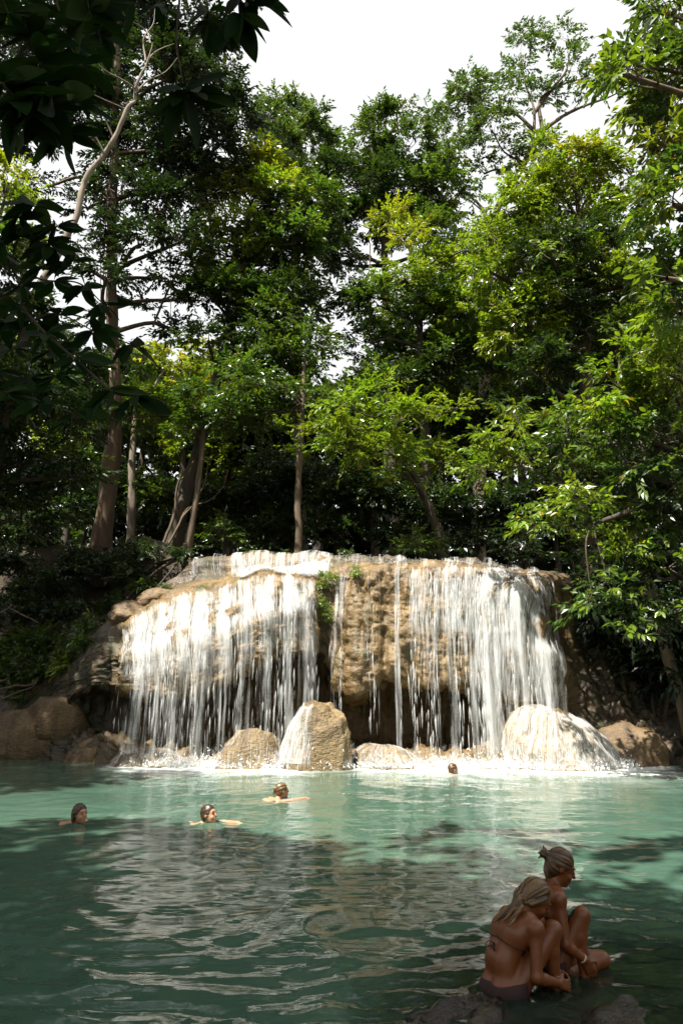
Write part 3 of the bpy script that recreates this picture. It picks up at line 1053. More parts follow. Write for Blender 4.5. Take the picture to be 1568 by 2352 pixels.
def rock_veil(o, label, seed, n_, half, width, top=0.1, az0=-2.8, az1=-0.2, flow=0.3, sheet=None):
    """thin water running down the outside of a boulder"""
    rng = np.random.default_rng(seed)
    tr_ = BVHTree.FromObject(o, dg)
    S1 = Streaks()
    big = max(o.dimensions) * 2
    for _ in range(n_):
        az = rng.uniform(az0, az1)
        el = math.asin(rng.uniform(top, 0.99))
        pp = []
        for e in (el, el - flow * rng.uniform(0.5, 1.4)):
            d = Vector((math.cos(az) * math.cos(e), math.sin(az) * math.cos(e), math.sin(e)))
            h = tr_.ray_cast(d * big, -d)
            if h[0] is None:
                break
            pp.append(np.array(h[0] + h[1] * rng.uniform(0.005, 0.05) + o.location))
        if len(pp) == 2 and pp[1][2] > -0.05:
            S1.add(pp[0], pp[1], width * rng.uniform(0.5, 1.4))
    o0 = np.array([*o.location[:2], 0.0])
    root = empty('waterfall', o0)
    tag(root, label, 'waterfall', 'streams of the waterfall')
    if sheet:
        for lay, (dt_, db_, off_) in enumerate(sheet):
            azs, els = np.linspace(az0, az1, 90), np.linspace(1.35, 0.12, 50)
            Vv, Av = np.zeros((90, 50, 3)), np.zeros((90, 50, 3))
            for i, az in enumerate(azs):
                for j, e in enumerate(els):
                    d = Vector((math.cos(az) * math.cos(e), math.sin(az) * math.cos(e), math.sin(e)))
                    h = tr_.ray_cast(d * big, -d)
                    p_ = h[0] if h[0] is not None else Vector((0, 0, 0))
                    Vv[i, j] = np.array(p_ + d * off_ + o.location)
                    fr = j / 49
                    edge = min(1, i / 8 + 0.05, (89 - i) / 8 + 0.05)
                    Av[i, j] = (az * o.dimensions.x * 0.5 + lay * 3.3 + seed, (1.35 - e) * o.dimensions.z * 0.5 + lay, (dt_ * (1 - fr) + db_ * fr) * (0.4 + 0.6 * edge))
            obj('water_sheet', mesh_np('water_sheet', Vv.reshape(-1, 3) - o0, grid_faces(np.arange(4500).reshape(90, 50)), [M_CURTAIN], True, {'flow': ('POINT', 'FLOAT_COLOR', Av.reshape(-1, 3))}), root)
    a_ = obj('water_streaks', S1.mesh('veil_streaks', M_FALL, o0), root)
    a_['kind'] = 'stuff'


dg = bpy.context.evaluated_depsgraph_get()
rock_veil(MOUND, 'white veil of water sliding down the smooth dome rock', 19, 3200, 1.6, 0.005, 0.16, -3.0, 0.1, 0.22, [(0.64, 0.42, 0.02), (0.48, 0.40, 0.05)])
rock_veil(boulders[0], 'white water running down the left side of the tall tan boulder', 23, 500, 0.7, 0.005, 0.12, -3.7, -1.75, 0.3, [(0.62, 0.6, 0.02), (0.5, 0.58, 0.05)])
rock_veil(boulders[1], 'thin film of water running over the low boulder', 27, 150, 0.7, 0.005, 0.1, -3.0, -0.2, 0.3, [(0.32, 0.36, 0.02)])
rock_veil(boulders[2], 'splashing film of water over the low rock at the left foot', 31, 300, 0.7, 0.006, 0.05, -3.1, -0.1, 0.4, [(0.5, 0.5, 0.03)])
rock_veil(boulders[3], 'splashing film of water over the low pale rock', 35, 250, 0.7, 0.006, 0.05, -3.1, -0.1, 0.4, [(0.5, 0.5, 0.03)])

# foam and spray where the streams meet the pool
rng = np.random.default_rng(77)
SF = Streaks()
for _ in range(5200):
    x = rng.uniform(-5.6, 6.9)
    k = np.interp(x, [-6.2, -5.2, -1.2, 0.2, 0.9, 2.4, 3.0, 7.2, 7.5], [0, 1, 1, 0.25, 0.4, 0.8, 1, 0.5, 0])
    if rng.random() > k:
        continue
    y = float(fall_front(np.array(x))) + rng.normal(0.05, 0.22)
    z = 0.02 + rng.exponential(0.07)
    a_ = np.array([x, y, z])
    SF.add(a_, a_ + np.array([rng.normal(0, 0.05), rng.normal(0, 0.04), rng.uniform(0.02, 0.09)]), rng.uniform(0.005, 0.02))
sf0 = np.array([0.6, 18.0, 0.0])
fo = obj('foam', SF.mesh('foam', M_FOAM, sf0), None, tuple(sf0))
tag(fo, 'white foam and splashing drops along the foot of the falls', 'foam', kind='stuff')

M_MIST = whitewater_material('spray_mist', 0.035)
SM = Streaks()
for _ in range(1500):
    x = rng.uniform(-5.6, 6.9)
    k = np.interp(x, [-6.2, -5.2, -1.2, 0.2, 0.9, 2.4, 3.0, 7.2, 7.5], [0, 1, 1, 0.25, 0.4, 0.8, 1, 0.9, 0])
    if rng.random() > k:
        continue
    a_ = np.array([x, float(fall_front(np.array(x))) + rng.normal(0.05, 0.2), rng.exponential(0.09)])
    SM.add(a_, a_ + np.array([rng.normal(0, 0.1), rng.normal(0, 0.05), rng.uniform(0.1, 0.25)]), rng.uniform(0.04, 0.10))
mi = obj('spray', SM.mesh('spray', M_MIST, sf0), None, tuple(sf0))
tag(mi, 'thin white spray drifting low over the foot of the falls', 'spray', kind='stuff')

# ------------------------------------------------------------------ foliage
def spray_leaves(pos, outd, m, L, tw, rng, droop=0.35, rise=0.1, whorl=False):
    """leaves along a short drooping twig at every pos; returns base, dir, normal, length, spray index"""
    n = len(pos)
    up = np.array([0, 0, 1.0])
    d = outd * np.array([1, 1, 0.35]) + rng.normal(0, 0.45, (n, 3)) * np.array([1, 1, 0.5]) + up * rng.uniform(rise - 0.3, rise + 0.25, (n, 1))
    d /= np.linalg.norm(d, axis=1)[:, None] + 1e-9
    nn = up + rng.normal(0, 0.28, (n, 3)) + 0.25 * outd
    side = np.cross(d, nn)
    side /= np.linalg.norm(side, axis=1)[:, None] + 1e-9
    nn = np.cross(side, d)
    B, D, NN, LL, ID = [], [], [], [], []
    tl = tw * rng.uniform(0.6, 1.25, (n, 1))
    for j in range(m):
        s = (j + 0.6) / m
        if whorl:
            s = 0.75 + 0.25 * s
            ang = 2 * np.pi * j / m + rng.normal(0, 0.2, (n, 1))
            ld = d * 0.35 + side * np.cos(ang) + nn * np.sin(ang) * 0.35
        else:
            ang = (0.95 - 0.75 * s) + rng.normal(0, 0.18, (n, 1))
            sg = 1 if j % 2 else -1
            ld = d * np.cos(ang) + side * np.sin(ang) * sg
        ld = ld - up * rng.uniform(0.0, 2 * droop, (n, 1)) + rng.normal(0, 0.16, (n, 3))
        ld /= np.linalg.norm(ld, axis=1)[:, None] + 1e-9
        B.append(pos + d * (tl * s) - up * (0.28 * droop * tl * s * s) + rng.normal(0, 0.015, (n, 3)))
        D.append(ld)
        ln = nn + rng.normal(0, 0.35, (n, 3))
        ln -= (ln * ld).sum(1)[:, None] * ld
        ln /= np.linalg.norm(ln, axis=1)[:, None] + 1e-9
        NN.append(ln)
        LL.append(L * rng.uniform(0.65, 1.2, n))
        ID.append(np.arange(n))
    return np.concatenate(B), np.concatenate(D), np.concatenate(NN), np.concatenate(LL), np.concatenate(ID)


def leaf_arrays(B, D, NN, LL, asp=0.40):
    side = np.cross(D, NN)
    w2 = (LL * asp * 0.5)[:, None]
    L1 = LL[:, None]
    mid = B + D * L1 * 0.42
    l = mid + side * w2 + NN * w2 * 0.35
    r = mid - side * w2 + NN * w2 * 0.35
    tip = B + D * L1 - NN * L1 * 0.10
    V = np.stack([B, r, tip, l], 1).reshape(-1, 3)
    o = np.arange(len(B))[:, None] * 4
    Fc = np.stack([o + np.array([[0, 1, 2]]), o + np.array([[0, 2, 3]])], 1).reshape(-1, 3)
    return V, Fc


def leaf_proto(name, tint, asp=0.40, fold=0.35, mat=None, seg=5, curl=0.10):
    """one leaf, unit length along +x, normal +z, made of a few folded strips"""
    xs = np.linspace(0, 1, seg)
    wd = np.sin(np.pi * xs ** 0.85) ** 0.8 * asp * 0.5
    wd[0] = 0.012
    wd[-1] = 0.0
    V, Fc = [], []
    for x, q_ in zip(xs, wd):
        z = -curl * x * x
        V += [(x, q_, z + q_ * fold), (x, 0, z), (x, -q_, z + q_ * fold)]
    for i in range(seg - 1):
        a_ = i * 3
        Fc += [(a_, a_ + 1, a_ + 4, a_ + 3), (a_ + 1, a_ + 2, a_ + 5, a_ + 4)]
    return mesh_np(name, V, Fc, [mat or M_LEAF], attrs={'tint': ('POINT', 'FLOAT_COLOR', np.tile(np.array([tint]), (len(V), 1)))})


def leaf_matrix(b_, d, n_, L):
    s = np.cross(n_, d)
    m = Matrix.Identity(4)
    for k in range(3):
        m[k][0] = d[k] * L
        m[k][1] = s[k] * L
        m[k][2] = n_[k] * L
        m[k][3] = b_[k]
    return m


PAL = {  # leaf tones, which also carry sunlit tops and shaded masses
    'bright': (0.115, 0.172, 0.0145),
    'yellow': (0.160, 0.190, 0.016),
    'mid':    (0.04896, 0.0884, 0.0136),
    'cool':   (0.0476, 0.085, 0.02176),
    'dark':   (0.0204, 0.0408, 0.00816),  # shade between lit clumps put into the leaf colour
    'deep':   (0.01088, 0.02312, 0.00544),  # deepest shade put into the leaf colour
}
LEAF_PROTOS = {k: [leaf_proto('leaf', tuple(np.array(c) * f)) for f in (0.8, 1.0, 1.25)] for k, c in PAL.items()}
TOTAL_LEAVES = [0]


def crown_leaves(lobes, L, rng, dens, m, tw, droop, pal, shell=0.45, flat=0.75):
    """lobes: (centre, radii, palette or None, density factor)"""
    parts = []
    limbs = []
    for c, r, lp, df in lobes:
        r = np.asarray(r, float)
        Rm = r.mean()
        rs = float(np.clip(0.34 * Rm, min(0.28, 0.6 * Rm), 1.0))
        nsub = max(5, int(2.4 * (Rm / rs) ** 2))
        v = rng.normal(0, 1, (nsub, 3))
        v /= np.linalg.norm(v, axis=1)[:, None]
        v[:, 2] = np.where(rng.random(nsub) < 0.7, np.abs(v[:, 2]), v[:, 2])
        fr = rng.uniform(shell, 1.0, (nsub, 1)) ** 0.8
        sub = c + v * r * fr
        limbs.append((c, sub))
        ns = max(3, int(dens * df * 6.6 * rs * rs / (L * L * m * 0.16)))
        for sc_, o_ in zip(sub, v):
            k = max(2, int(ns * rng.uniform(0.5, 1.4)))
            w_ = rng.normal(0, 1, (k, 3))
            w_ /= np.linalg.norm(w_, axis=1)[:, None]
            w_ *= rng.random((k, 1)) ** 0.45
            pos = sc_ + w_ * np.array([rs, rs, rs * flat]) * rng.uniform(0.8, 1.25)
            od = 0.6 * w_ + 0.7 * o_
            od /= np.linalg.norm(od, axis=1)[:, None] + 1e-9
            B, D, NN, LL, ID = spray_leaves(pos, od, m, L, tw, rng, droop)
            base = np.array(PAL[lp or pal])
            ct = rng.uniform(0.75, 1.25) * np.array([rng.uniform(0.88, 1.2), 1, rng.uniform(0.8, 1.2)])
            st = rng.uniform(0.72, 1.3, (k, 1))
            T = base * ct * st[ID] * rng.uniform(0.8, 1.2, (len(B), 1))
            yel = rng.random(len(B)) < 0.012
            T[yel] = T[yel] * np.array([2.6, 1.3, 0.8])
            parts.append((B, D, NN, LL, T))
    cat_ = [np.concatenate([p[k] for p in parts]) for k in range(5)]
    return cat_, limbs


def plant(name, label, cat, base, lobes, trunk=None, pal='mid', L=0.15, dens=1.0, m=11, tw=0.55, droop=0.35, bark=None, seed=1,
          group=None, near=0, asp=0.40, limb_r=0.05, extra=None, flat=0.75, shell=0.45):
    """a tree or shrub: trunk (with limbs) and crown; the leaves showing largest are parts of their own"""
    rng = np.random.default_rng(seed)
    L, tw, asp = L * 1.32, tw * 1.15, asp * 1.12
    base = np.asarray(base, float)
    root = empty(name, base)
    tag(root, label, cat, group)
    (B, D, NN, LL, T), limbs = crown_leaves(lobes, L, rng, dens, m, tw, droop, pal, shell, flat)
    bark = bark or M_BARK
    tb = Tubes()
    tpts = None
    if trunk is not None:
        tp = smooth_path(np.array([list(p) + [r] for p, r in trunk]), max(12, 5 * len(trunk)))
        tpts, trad = tp[:, :3], np.maximum(tp[:, 3], 0.01)
        tb.add(tpts, trad, 12, 0.35, seed)
    else:
        tpts = np.array([base, base + (0, 0, 0.3)])
        trad = np.array([limb_r, limb_r])
    apts, arad = tpts, trad
    if extra:
        for pts, rad in extra:
            sp = smooth_path(np.c_[np.asarray(pts), np.asarray(rad)], 5 * len(pts))
            apts, arad = np.vstack([apts, sp[:, :3]]), np.r_[arad, sp[:, 3]]
    for c, sub in limbs:
        # from the trunk to the lobe, then fan out
        dd = np.linalg.norm(apts - c, axis=1) + 0.7 * np.maximum(0, apts[:, 2] - c[2] + 0.3)
        i = int(np.argmin(dd))
        a_ = apts[i]
        r0 = min(arad[i] * 0.6, limb_r * 2.2)
        mid = (a_ + c) / 2 + rng.normal(0, 0.12, 3) * np.linalg.norm(c - a_) + np.array([0, 0, 0.08 * np.linalg.norm(c - a_)])
        tb.add(smooth_path([a_, mid, c], 9), np.linspace(r0, r0 * 0.45, 9), 6, 0.2, seed)
        for s_ in sub[:6]:
            k = rng.uniform(0.55, 1.0)
            st_ = mid * (1 - k) + c * k
            m2 = (st_ + s_) / 2 + rng.normal(0, 0.1, 3) * np.linalg.norm(s_ - st_)
            tb.add(smooth_path([st_, m2, s_], 6), np.linspace(r0 * 0.3, r0 * 0.06 + 0.003, 6), 4)
    if extra:
        for pts, rad in extra:
            pts = np.asarray(pts)
            sp = smooth_path(np.c_[pts, np.asarray(rad)], 5 * len(pts))
            tb.add(sp[:, :3], np.maximum(sp[:, 3], 0.004), 7, 0.2, seed + 1)
    tr = tb.build('trunk' if trunk is not None else 'stems', bark, root, base)
    order = np.arange(len(B))
    if near:
        depth = B[:, 1] + 0.25 * rng.random(len(B))
        order = np.argsort(depth)
        crown_sel = order[near:]
    else:
        crown_sel = order
    V, Fc = leaf_arrays(B[crown_sel] - base, D[crown_sel], NN[crown_sel], LL[crown_sel], asp)
    T4 = np.repeat(T[crown_sel], 4, 0)
    cr = obj('crown', mesh_np('crown', V, Fc, [M_LEAF], False, {'tint': ('POINT', 'FLOAT_COLOR', T4)}), root)
    cr['kind'] = 'stuff'
    TOTAL_LEAVES[0] += len(crown_sel)
    for i in order[:near]:
        f = int(np.clip(T[i].sum() / (np.array(PAL[pal]).sum() * 0.95) * 1.5 - 0.3, 0, 2))
        lo = obj('leaf', LEAF_PROTOS[pal][f], root)
        lo.matrix_local = leaf_matrix(B[i] - base, D[i], NN[i], LL[i] * 1.05)
    return root


def lobe(px, py, rp, Y, sq=0.8, pal=None, df=1.0):
    c = at(px, py, Y)
    r = rp * mpp(px, py, Y)
    return (c, (r, r * 0.9, r * sq), pal, df)


def lobes_at(Y, lst, sq=0.8, jit=0.9, seed=0):
    rng = np.random.default_rng(seed + 100)
    out = []
    for e in lst:
        px, py, rp = e[:3]
        pal = e[3] if len(e) > 3 else None
        df = e[4] if len(e) > 4 else 1.0
        out.append(lobe(px, py, rp, Y + rng.normal(0, jit), sq, pal, df))
    return out


def trunk_at(lst):
    return [(at(px, py, Y), r) for px, py, Y, r in lst]


def g_at(x, y):
    return np.array([x, y, float(ground_h(np.array(float(x)), np.array(float(y))))])


def foot(tr):
    """extend a trunk down into the ground; returns base point and trunk"""
    p0, r0 = tr[0]
    g = g_at(p0[0], p0[1])
    g[2] = min(g[2], p0[2]) - 0.15
    return g, [(g, r0 * 1.25)] + tr


# --- the great leaning tree on the left bank
tr = trunk_at([(238, 1228, 25.5, 0.361), (252, 1100, 25.5, 0.295), (268, 985, 25.4, 0.254), (263, 850, 25.2, 0.230), (258, 700, 25, 0.213), (258, 540, 25, 0.197), (262, 350, 25, 0.172), (268, 150, 25, 0.139), (275, -60, 25, 0.082)])
b, tr = foot(tr)
plant('great_tree', 'massive leaning tree with thick orange brown trunk on the left bank', 'tree', b,
      lobes_at(25, [(265, 440, 60), (245, 640, 45), (335, 340, 90), (195, 260, 100), (430, 330, 110), (470, 220, 85), (300, 90, 130), (120, 90, 140), (440, 90, 90), (535, 270, 55),
                    (385, 480, 70), (60, 300, 90), (330, 560, 45), (430, 420, 70), (500, 350, 60), (390, 180, 90), (30, 150, 100), (200, 120, 110), (262, 560, 40), (255, 520, 35), (275, 640, 30), (250, 720, 24), (262, 380, 50), (275, 800, 22), (420, 555, 50), (455, 690, 45), (385, 640, 35), (410, 770, 40), (330, 700, 25)], seed=1) + lobes_at(25, [(100, -120, 170, None, 0.3), (280, -160, 180, None, 0.3), (450, -110, 150, None, 0.3), (180, -330, 190, None, 0.3), (400, -350, 190, None, 0.3), (-150, 50, 170, None, 0.25), (-150, -200, 190, None, 0.25), (-200, 350, 150, None, 0.25), (110, 430, 45, None, 0.5), (200, 480, 35, None, 0.5), (150, 560, 35, None, 0.5)], 0.7, 1.5, seed=91),
      tr, 'deep', 0.17, 0.95, 11, 0.6, 0.4, M_BARK_ORANGE, 1, limb_r=0.05)  # deep leaf tone imitates the crown standing dark against the light
# --- pale bare leaning tree
tr = trunk_at([(-60, 900, 20.5, 0.173), (75, 690, 20.5, 0.137), (130, 590, 20.5, 0.119), (170, 500, 20.5, 0.108), (193, 415, 20.5, 0.101), (240, 352, 20.5, 0.090), (272, 308, 20.5, 0.079), (303, 250, 20.5, 0.065), (313, 205, 20.5, 0.054), (330, 155, 20.5, 0.036), (346, 100, 20.5, 0.014)])
g = g_at(-11.5, 20.4)
tb = Tubes()
tp = smooth_path(np.array([list(g - (0, 0, 0.2)) + [0.3]] + [list(p) + [r] for p, r in tr]), 60)
root = empty('bare_tree', g)
tag(root, 'bare pale barked tree leaning out leafless in front of the dark left crowns', 'tree')
tp[:, :3] += 0.09 * np.stack([fbm(tp[:, :3] * 1.1 + 31 * k, 3, 60 + k) for k in range(3)], 1)
tb.add(tp[:, :3], tp[:, 3], 10, 0.25, 3)
tb.build('trunk', M_BARK_PALE, root, g)
for pts in ([(313, 205), (285, 185), (240, 160), (215, 130)], [(333, 150), (350, 125), (370, 112), (400, 100)], [(346, 100), (335, 70), (290, 40), (280, 20)],
            [(300, 255), (265, 240), (225, 222), (205, 210)], [(335, 140), (330, 90), (352, 55), (356, 20)], [(262, 320), (240, 270), (228, 255)],
            [(240, 352), (215, 305), (200, 285), (190, 250)], [(310, 215), (340, 185), (380, 165), (410, 130)]):
    t2 = Tubes()
    q_ = smooth_path([at(px, py, 20.5 + 0.25 * k * (1 if px > 300 else -1)) for k, (px, py) in enumerate(pts)], 16)
    t2.add(q_, np.linspace(0.035, 0.007, 16), 6, 0.2, 5)
    t2.build('limb', M_BARK_PALE, root, g)
# --- slim pale trunk behind the great tree
tr = trunk_at([(298, 1238, 27.5, 0.15), (303, 1150, 27.5, 0.14), (304, 1050, 27.5, 0.12), (312, 940, 27.5, 0.1)])
b, tr = foot(tr)
plant('slim_tree', 'slim pale grey trunk right of the great leaning tree', 'tree', b, lobes_at(27.5, [(320, 930, 60), (290, 880, 55), (350, 960, 50)], seed=2), tr, 'mid', 0.16, 1.0, bark=M_BARK_PALE, seed=2)
tr = trunk_at([(252, 1180, 28.5, 0.13), (262, 1090, 28.5, 0.12), (272, 1000, 28.5, 0.1)])
b, tr = foot(tr)
plant('slim_tree', 'thin grey trunk half hidden behind the great leaning tree', 'tree', b, lobes_at(28.5, [(250, 920, 60), (200, 980, 60)], seed=3), tr, 'dark', 0.16, 1.0, bark=M_BARK_PALE, seed=3)
# --- mid left tree with the vine wrapped trunk
tr = trunk_at([(395, 1262, 26, 0.328), (425, 1140, 26, 0.265), (450, 1040, 26, 0.218), (482, 930, 26.2, 0.195), (512, 820, 26.4, 0.179), (540, 720, 26.5, 0.156), (560, 600, 26.5, 0.125), (575, 470, 26.5, 0.078)])
b, tr = foot(tr)
plant('vine_tree', 'tree with thick dark vine wrapped trunk and sunlit yellow green top behind the left falls', 'tree', b,
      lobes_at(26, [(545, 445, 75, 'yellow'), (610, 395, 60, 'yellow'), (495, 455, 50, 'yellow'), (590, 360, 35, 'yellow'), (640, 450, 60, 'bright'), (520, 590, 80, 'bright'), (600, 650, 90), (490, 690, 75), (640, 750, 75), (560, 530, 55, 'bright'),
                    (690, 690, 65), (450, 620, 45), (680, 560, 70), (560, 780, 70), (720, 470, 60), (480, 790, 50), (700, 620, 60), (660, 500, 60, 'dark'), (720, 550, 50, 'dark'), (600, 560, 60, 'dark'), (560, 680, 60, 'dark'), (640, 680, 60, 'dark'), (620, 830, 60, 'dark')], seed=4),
      tr, 'mid', 0.165, 1.0, 11, 0.55, 0.4, M_BARK_DARK, 4, limb_r=0.06)
tr = trunk_at([(432, 1262, 24.6, 0.13), (450, 1150, 24.6, 0.11), (465, 1030, 24.6, 0.1), (470, 940, 24.6, 0.07)])
b, tr = foot(tr)
plant('slim_tree', 'slim brown trunk at the falls lip in front of the vine wrapped tree', 'tree', b,
      lobes_at(24.6, [(470, 925, 60), (400, 940, 70, 'bright'), (340, 930, 55, 'bright'), (440, 990, 50), (520, 960, 50), (300, 960, 40)], 0.6, seed=5), tr, 'mid', 0.15, 1.0, bark=M_BARK, seed=5, limb_r=0.04)
tr = trunk_at([(685, 1262, 24, 0.13), (685, 1150, 24, 0.12), (689, 1040, 24, 0.11), (694, 940, 24, 0.09), (700, 820, 24.3, 0.06)])
b, tr = foot(tr)
plant('slim_tree', 'straight slim trunk standing right behind the upper cascade', 'tree', b,
      lobes_at(24.4, [(700, 810, 70), (640, 860, 75), (625, 780, 60), (690, 930, 60), (620, 940, 60), (560, 880, 60), (560, 960, 50)], seed=6), tr, 'mid', 0.15, 0.9, bark=M_BARK, seed=6, limb_r=0.04)
# --- bright layered tree in the middle
tr = trunk_at([(1010, 1262, 24.6, 0.16), (990, 1180, 24.4, 0.14), (950, 1090, 24, 0.11), (900, 1000, 23.5, 0.08), (870, 940, 23, 0.05)])
b, tr = foot(tr)
plant('layered_tree', 'bright green tree with flat layered sprays hanging over the middle of the falls', 'tree', b,
      lobes_at(22.8, [(870, 905, 60), (800, 935, 45), (760, 985, 55), (850, 985, 70), (930, 960, 60), (1000, 940, 50), (1040, 945, 30), (720, 1025, 35), (800, 1030, 55), (890, 1045, 60), (960, 1030, 50), (1010, 1060, 40), (930, 1090, 40)], 0.35, 0.7, seed=7),
      tr, 'bright', 0.165, 1.0, 11, 0.6, 0.3, M_BARK_DARK, 7, near=180, limb_r=0.04, flat=0.4)
# --- crowns on the skyline
tr = trunk_at([(690, 1200, 36, 0.3), (680, 700, 36, 0.25), (670, 300, 36, 0.12)])
b, tr = foot(tr)
plant('forest_tree', 'dark round topped tree in the skyline dip left of the middle', 'tree', b,
      lobes_at(36, [(670, 280, 60), (615, 275, 45), (700, 340, 70), (640, 350, 60), (725, 265, 28), (620, 225, 18), (650, 430, 70), (720, 430, 60)], seed=8), tr, 'cool', 0.19, 1.0, seed=8, bark=M_BARK_DARK)
tr = trunk_at([(900, 1200, 33, 0.32), (890, 800, 33, 0.26), (880, 450, 33, 0.15)])
b, tr = foot(tr)
plant('forest_tree', 'broad leafy tree with a dense dark middle in the centre of the skyline', 'tree', b,
      lobes_at(33, [(885, 300, 65), (840, 345, 55), (940, 335, 60, 'cool'), (820, 425, 80, 'dark'), (900, 430, 85, 'dark'), (985, 460, 75, 'mid'), (765, 395, 45), (1010, 400, 55), (850, 520, 70, 'dark'), (940, 520, 60), (780, 500, 55), (1000, 540, 55), (740, 580, 55, 'dark'), (800, 590, 55, 'dark')], seed=9),
      tr, 'mid', 0.18, 1.0, seed=9, bark=M_BARK_DARK, limb_r=0.07)
tr = trunk_at([(1100, 1200, 36, 0.34), (1115, 800, 36, 0.28), (1130, 520, 36, 0.24), (1190, 400, 36, 0.2), (1245, 300, 36, 0.16)])
b, tr = foot(tr)
ex = [[(1190, 400), (1222, 320), (1225, 250), (1205, 190), (1195, 120)], [(1245, 300), (1300, 262), (1350, 240), (1400, 222), (1440, 200)], [(1225, 260), (1270, 200), (1300, 160), (1310, 100)],
      [(1130, 520), (1100, 470), (1060, 440)], [(1150, 470), (1210, 440), (1240, 420)], [(1225, 300), (1180, 260), (1110, 240)], [(1245, 300), (1240, 230), (1300, 190), (1360, 180)]]
ex = [([at(px, py, 36 + 0.4 * math.sin(3 * k)) for k, (px, py) in enumerate(e)], np.linspace(0.13, 0.025, len(e))) for e in ex]
plant('sparse_tree', 'tall airy tree with visible grey limbs rising highest above the skyline', 'tree', b,
      lobes_at(36, [(1200, 95, 40), (1190, 165, 35), (1225, 70, 25), (1290, 85, 42), (1310, 160, 50), (1360, 200, 45), (1245, 225, 45), (1090, 220, 60), (1045, 275, 65), (1130, 300, 65), (1230, 345, 45), (1020, 340, 55), (1110, 400, 50), (1075, 200, 40), (1160, 215, 50), (1410, 190, 28), (1060, 450, 45), (1170, 350, 45), (990, 260, 40)], 0.7, seed=10),
      tr, 'cool', 0.19, 0.55, seed=10, bark=M_BARK, limb_r=0.05, extra=ex, shell=0.3)
# --- the big sunlit tree right of the middle
tr = trunk_at([(1350, 1300, 25, 0.3), (1350, 1100, 25, 0.27), (1345, 900, 25, 0.25), (1335, 700, 25, 0.2), (1325, 500, 25, 0.12)])
b, tr = foot(tr)
plant('broad_tree', 'big sunlit tree with heaped bright crown behind the right end of the falls', 'tree', b,
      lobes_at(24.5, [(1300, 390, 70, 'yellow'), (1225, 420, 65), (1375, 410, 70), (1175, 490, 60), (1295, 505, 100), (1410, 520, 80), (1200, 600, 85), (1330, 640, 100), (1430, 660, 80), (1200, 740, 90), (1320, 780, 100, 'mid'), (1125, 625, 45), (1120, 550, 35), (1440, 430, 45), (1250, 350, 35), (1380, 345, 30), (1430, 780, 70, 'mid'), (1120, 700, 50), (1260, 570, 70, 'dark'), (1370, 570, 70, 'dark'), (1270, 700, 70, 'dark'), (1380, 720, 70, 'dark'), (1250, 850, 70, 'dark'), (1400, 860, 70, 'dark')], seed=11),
      tr, 'bright', 0.165, 1.0, 11, 0.55, 0.4, M_BARK, 11, near=120, limb_r=0.07)
# --- mid depth trees between
tr = trunk_at([(985, 1262, 28, 0.22), (975, 1000, 28, 0.2), (965, 800, 28, 0.16), (955, 640, 28, 0.1)])
b, tr = foot(tr)
plant('forest_tree', 'leafy tree with lit upper tufts over a gap of sky', 'tree', b,
      lobes_at(28, [(930, 640, 60, 'bright'), (900, 520, 45, 'yellow'), (950, 555, 35, 'yellow'), (1015, 630, 75, 'bright'), (865, 700, 65), (960, 740, 90), (1060, 720, 80, 'bright'), (850, 790, 55), (1060, 820, 85), (920, 830, 80), (1130, 840, 80), (1090, 600, 50, 'bright'), (800, 690, 40, 'dark'), (1000, 880, 70, 'dark'), (860, 860, 40), (1060, 560, 50, 'dark'), (1000, 700, 60, 'dark'), (1110, 760, 60, 'dark'), (930, 900, 60, 'dark')], seed=12),
      tr, 'mid', 0.165, 1.0, seed=12, bark=M_BARK_DARK, limb_r=0.06)
# --- right bank, close to the camera side
tr = [(g_at(10.6, 13.0), 0.3), (np.array([10.2, 13.0, 6.0]), 0.25), (np.array([9.6, 13.0, 11.0]), 0.2), (np.array([9.3, 13.0, 16.0]), 0.12)]
plant('bank_tree', 'yellow green tree with large leaves standing on the right bank up to the picture top', 'tree', tr[0][0],
      lobes_at(13.0, [(1545, 20, 70, 'mid'), (1500, 20, 40, 'mid'), (1460, 150, 45, 'mid'), (1430, 170, 30, 'mid'), (1520, 120, 60, 'mid'), (1530, 240, 70, 'yellow'), (1560, 370, 75, 'yellow'), (1520, 330, 50, 'yellow'), (1545, 470, 60), (1570, 560, 70, 'dark'), (1530, 640, 45, 'dark'), (1560, 720, 70), (1600, 200, 120, 'mid'), (1620, 450, 120, 'mid'), (1620, 640, 110, 'mid')], 0.85, 0.6, seed=13),
      tr, 'bright', 0.17, 1.0, 10, 0.5, 0.5, M_BARK, 13, near=280, limb_r=0.05)
tr = [(g_at(9.6, 15.6), 0.22), (np.array([9.0, 15.7, 3.2]), 0.2), (np.array([8.5, 15.8, 5.4]), 0.16), (np.array([8.0, 15.8, 7.6]), 0.08)]
plant('bank_tree', 'bushy tree with glossy pale green clusters bulging out from the right bank', 'tree', tr[0][0],
      lobes_at(15.6, [(1480, 840, 60), (1410, 880, 45), (1530, 900, 70), (1460, 940, 65), (1390, 960, 40), (1430, 1020, 55, 'mid'), (1520, 1010, 70, 'mid'), (1560, 800, 60), (1490, 1090, 60, 'mid'), (1360, 930, 25), (1560, 1100, 70, 'dark')], 0.7, 0.5, seed=14),
      tr, 'bright', 0.155, 1.0, 10, 0.5, 0.45, M_BARK, 14, near=280, limb_r=0.04)
tr = [(g_at(8.9, 18.6) + (0, 0, 0.2), 0.16), (np.array([7.9, 18.4, 4.5]), 0.14), (np.array([6.6, 18.0, 6.6]), 0.09), (np.array([4.6, 17.6, 7.4]), 0.04)]
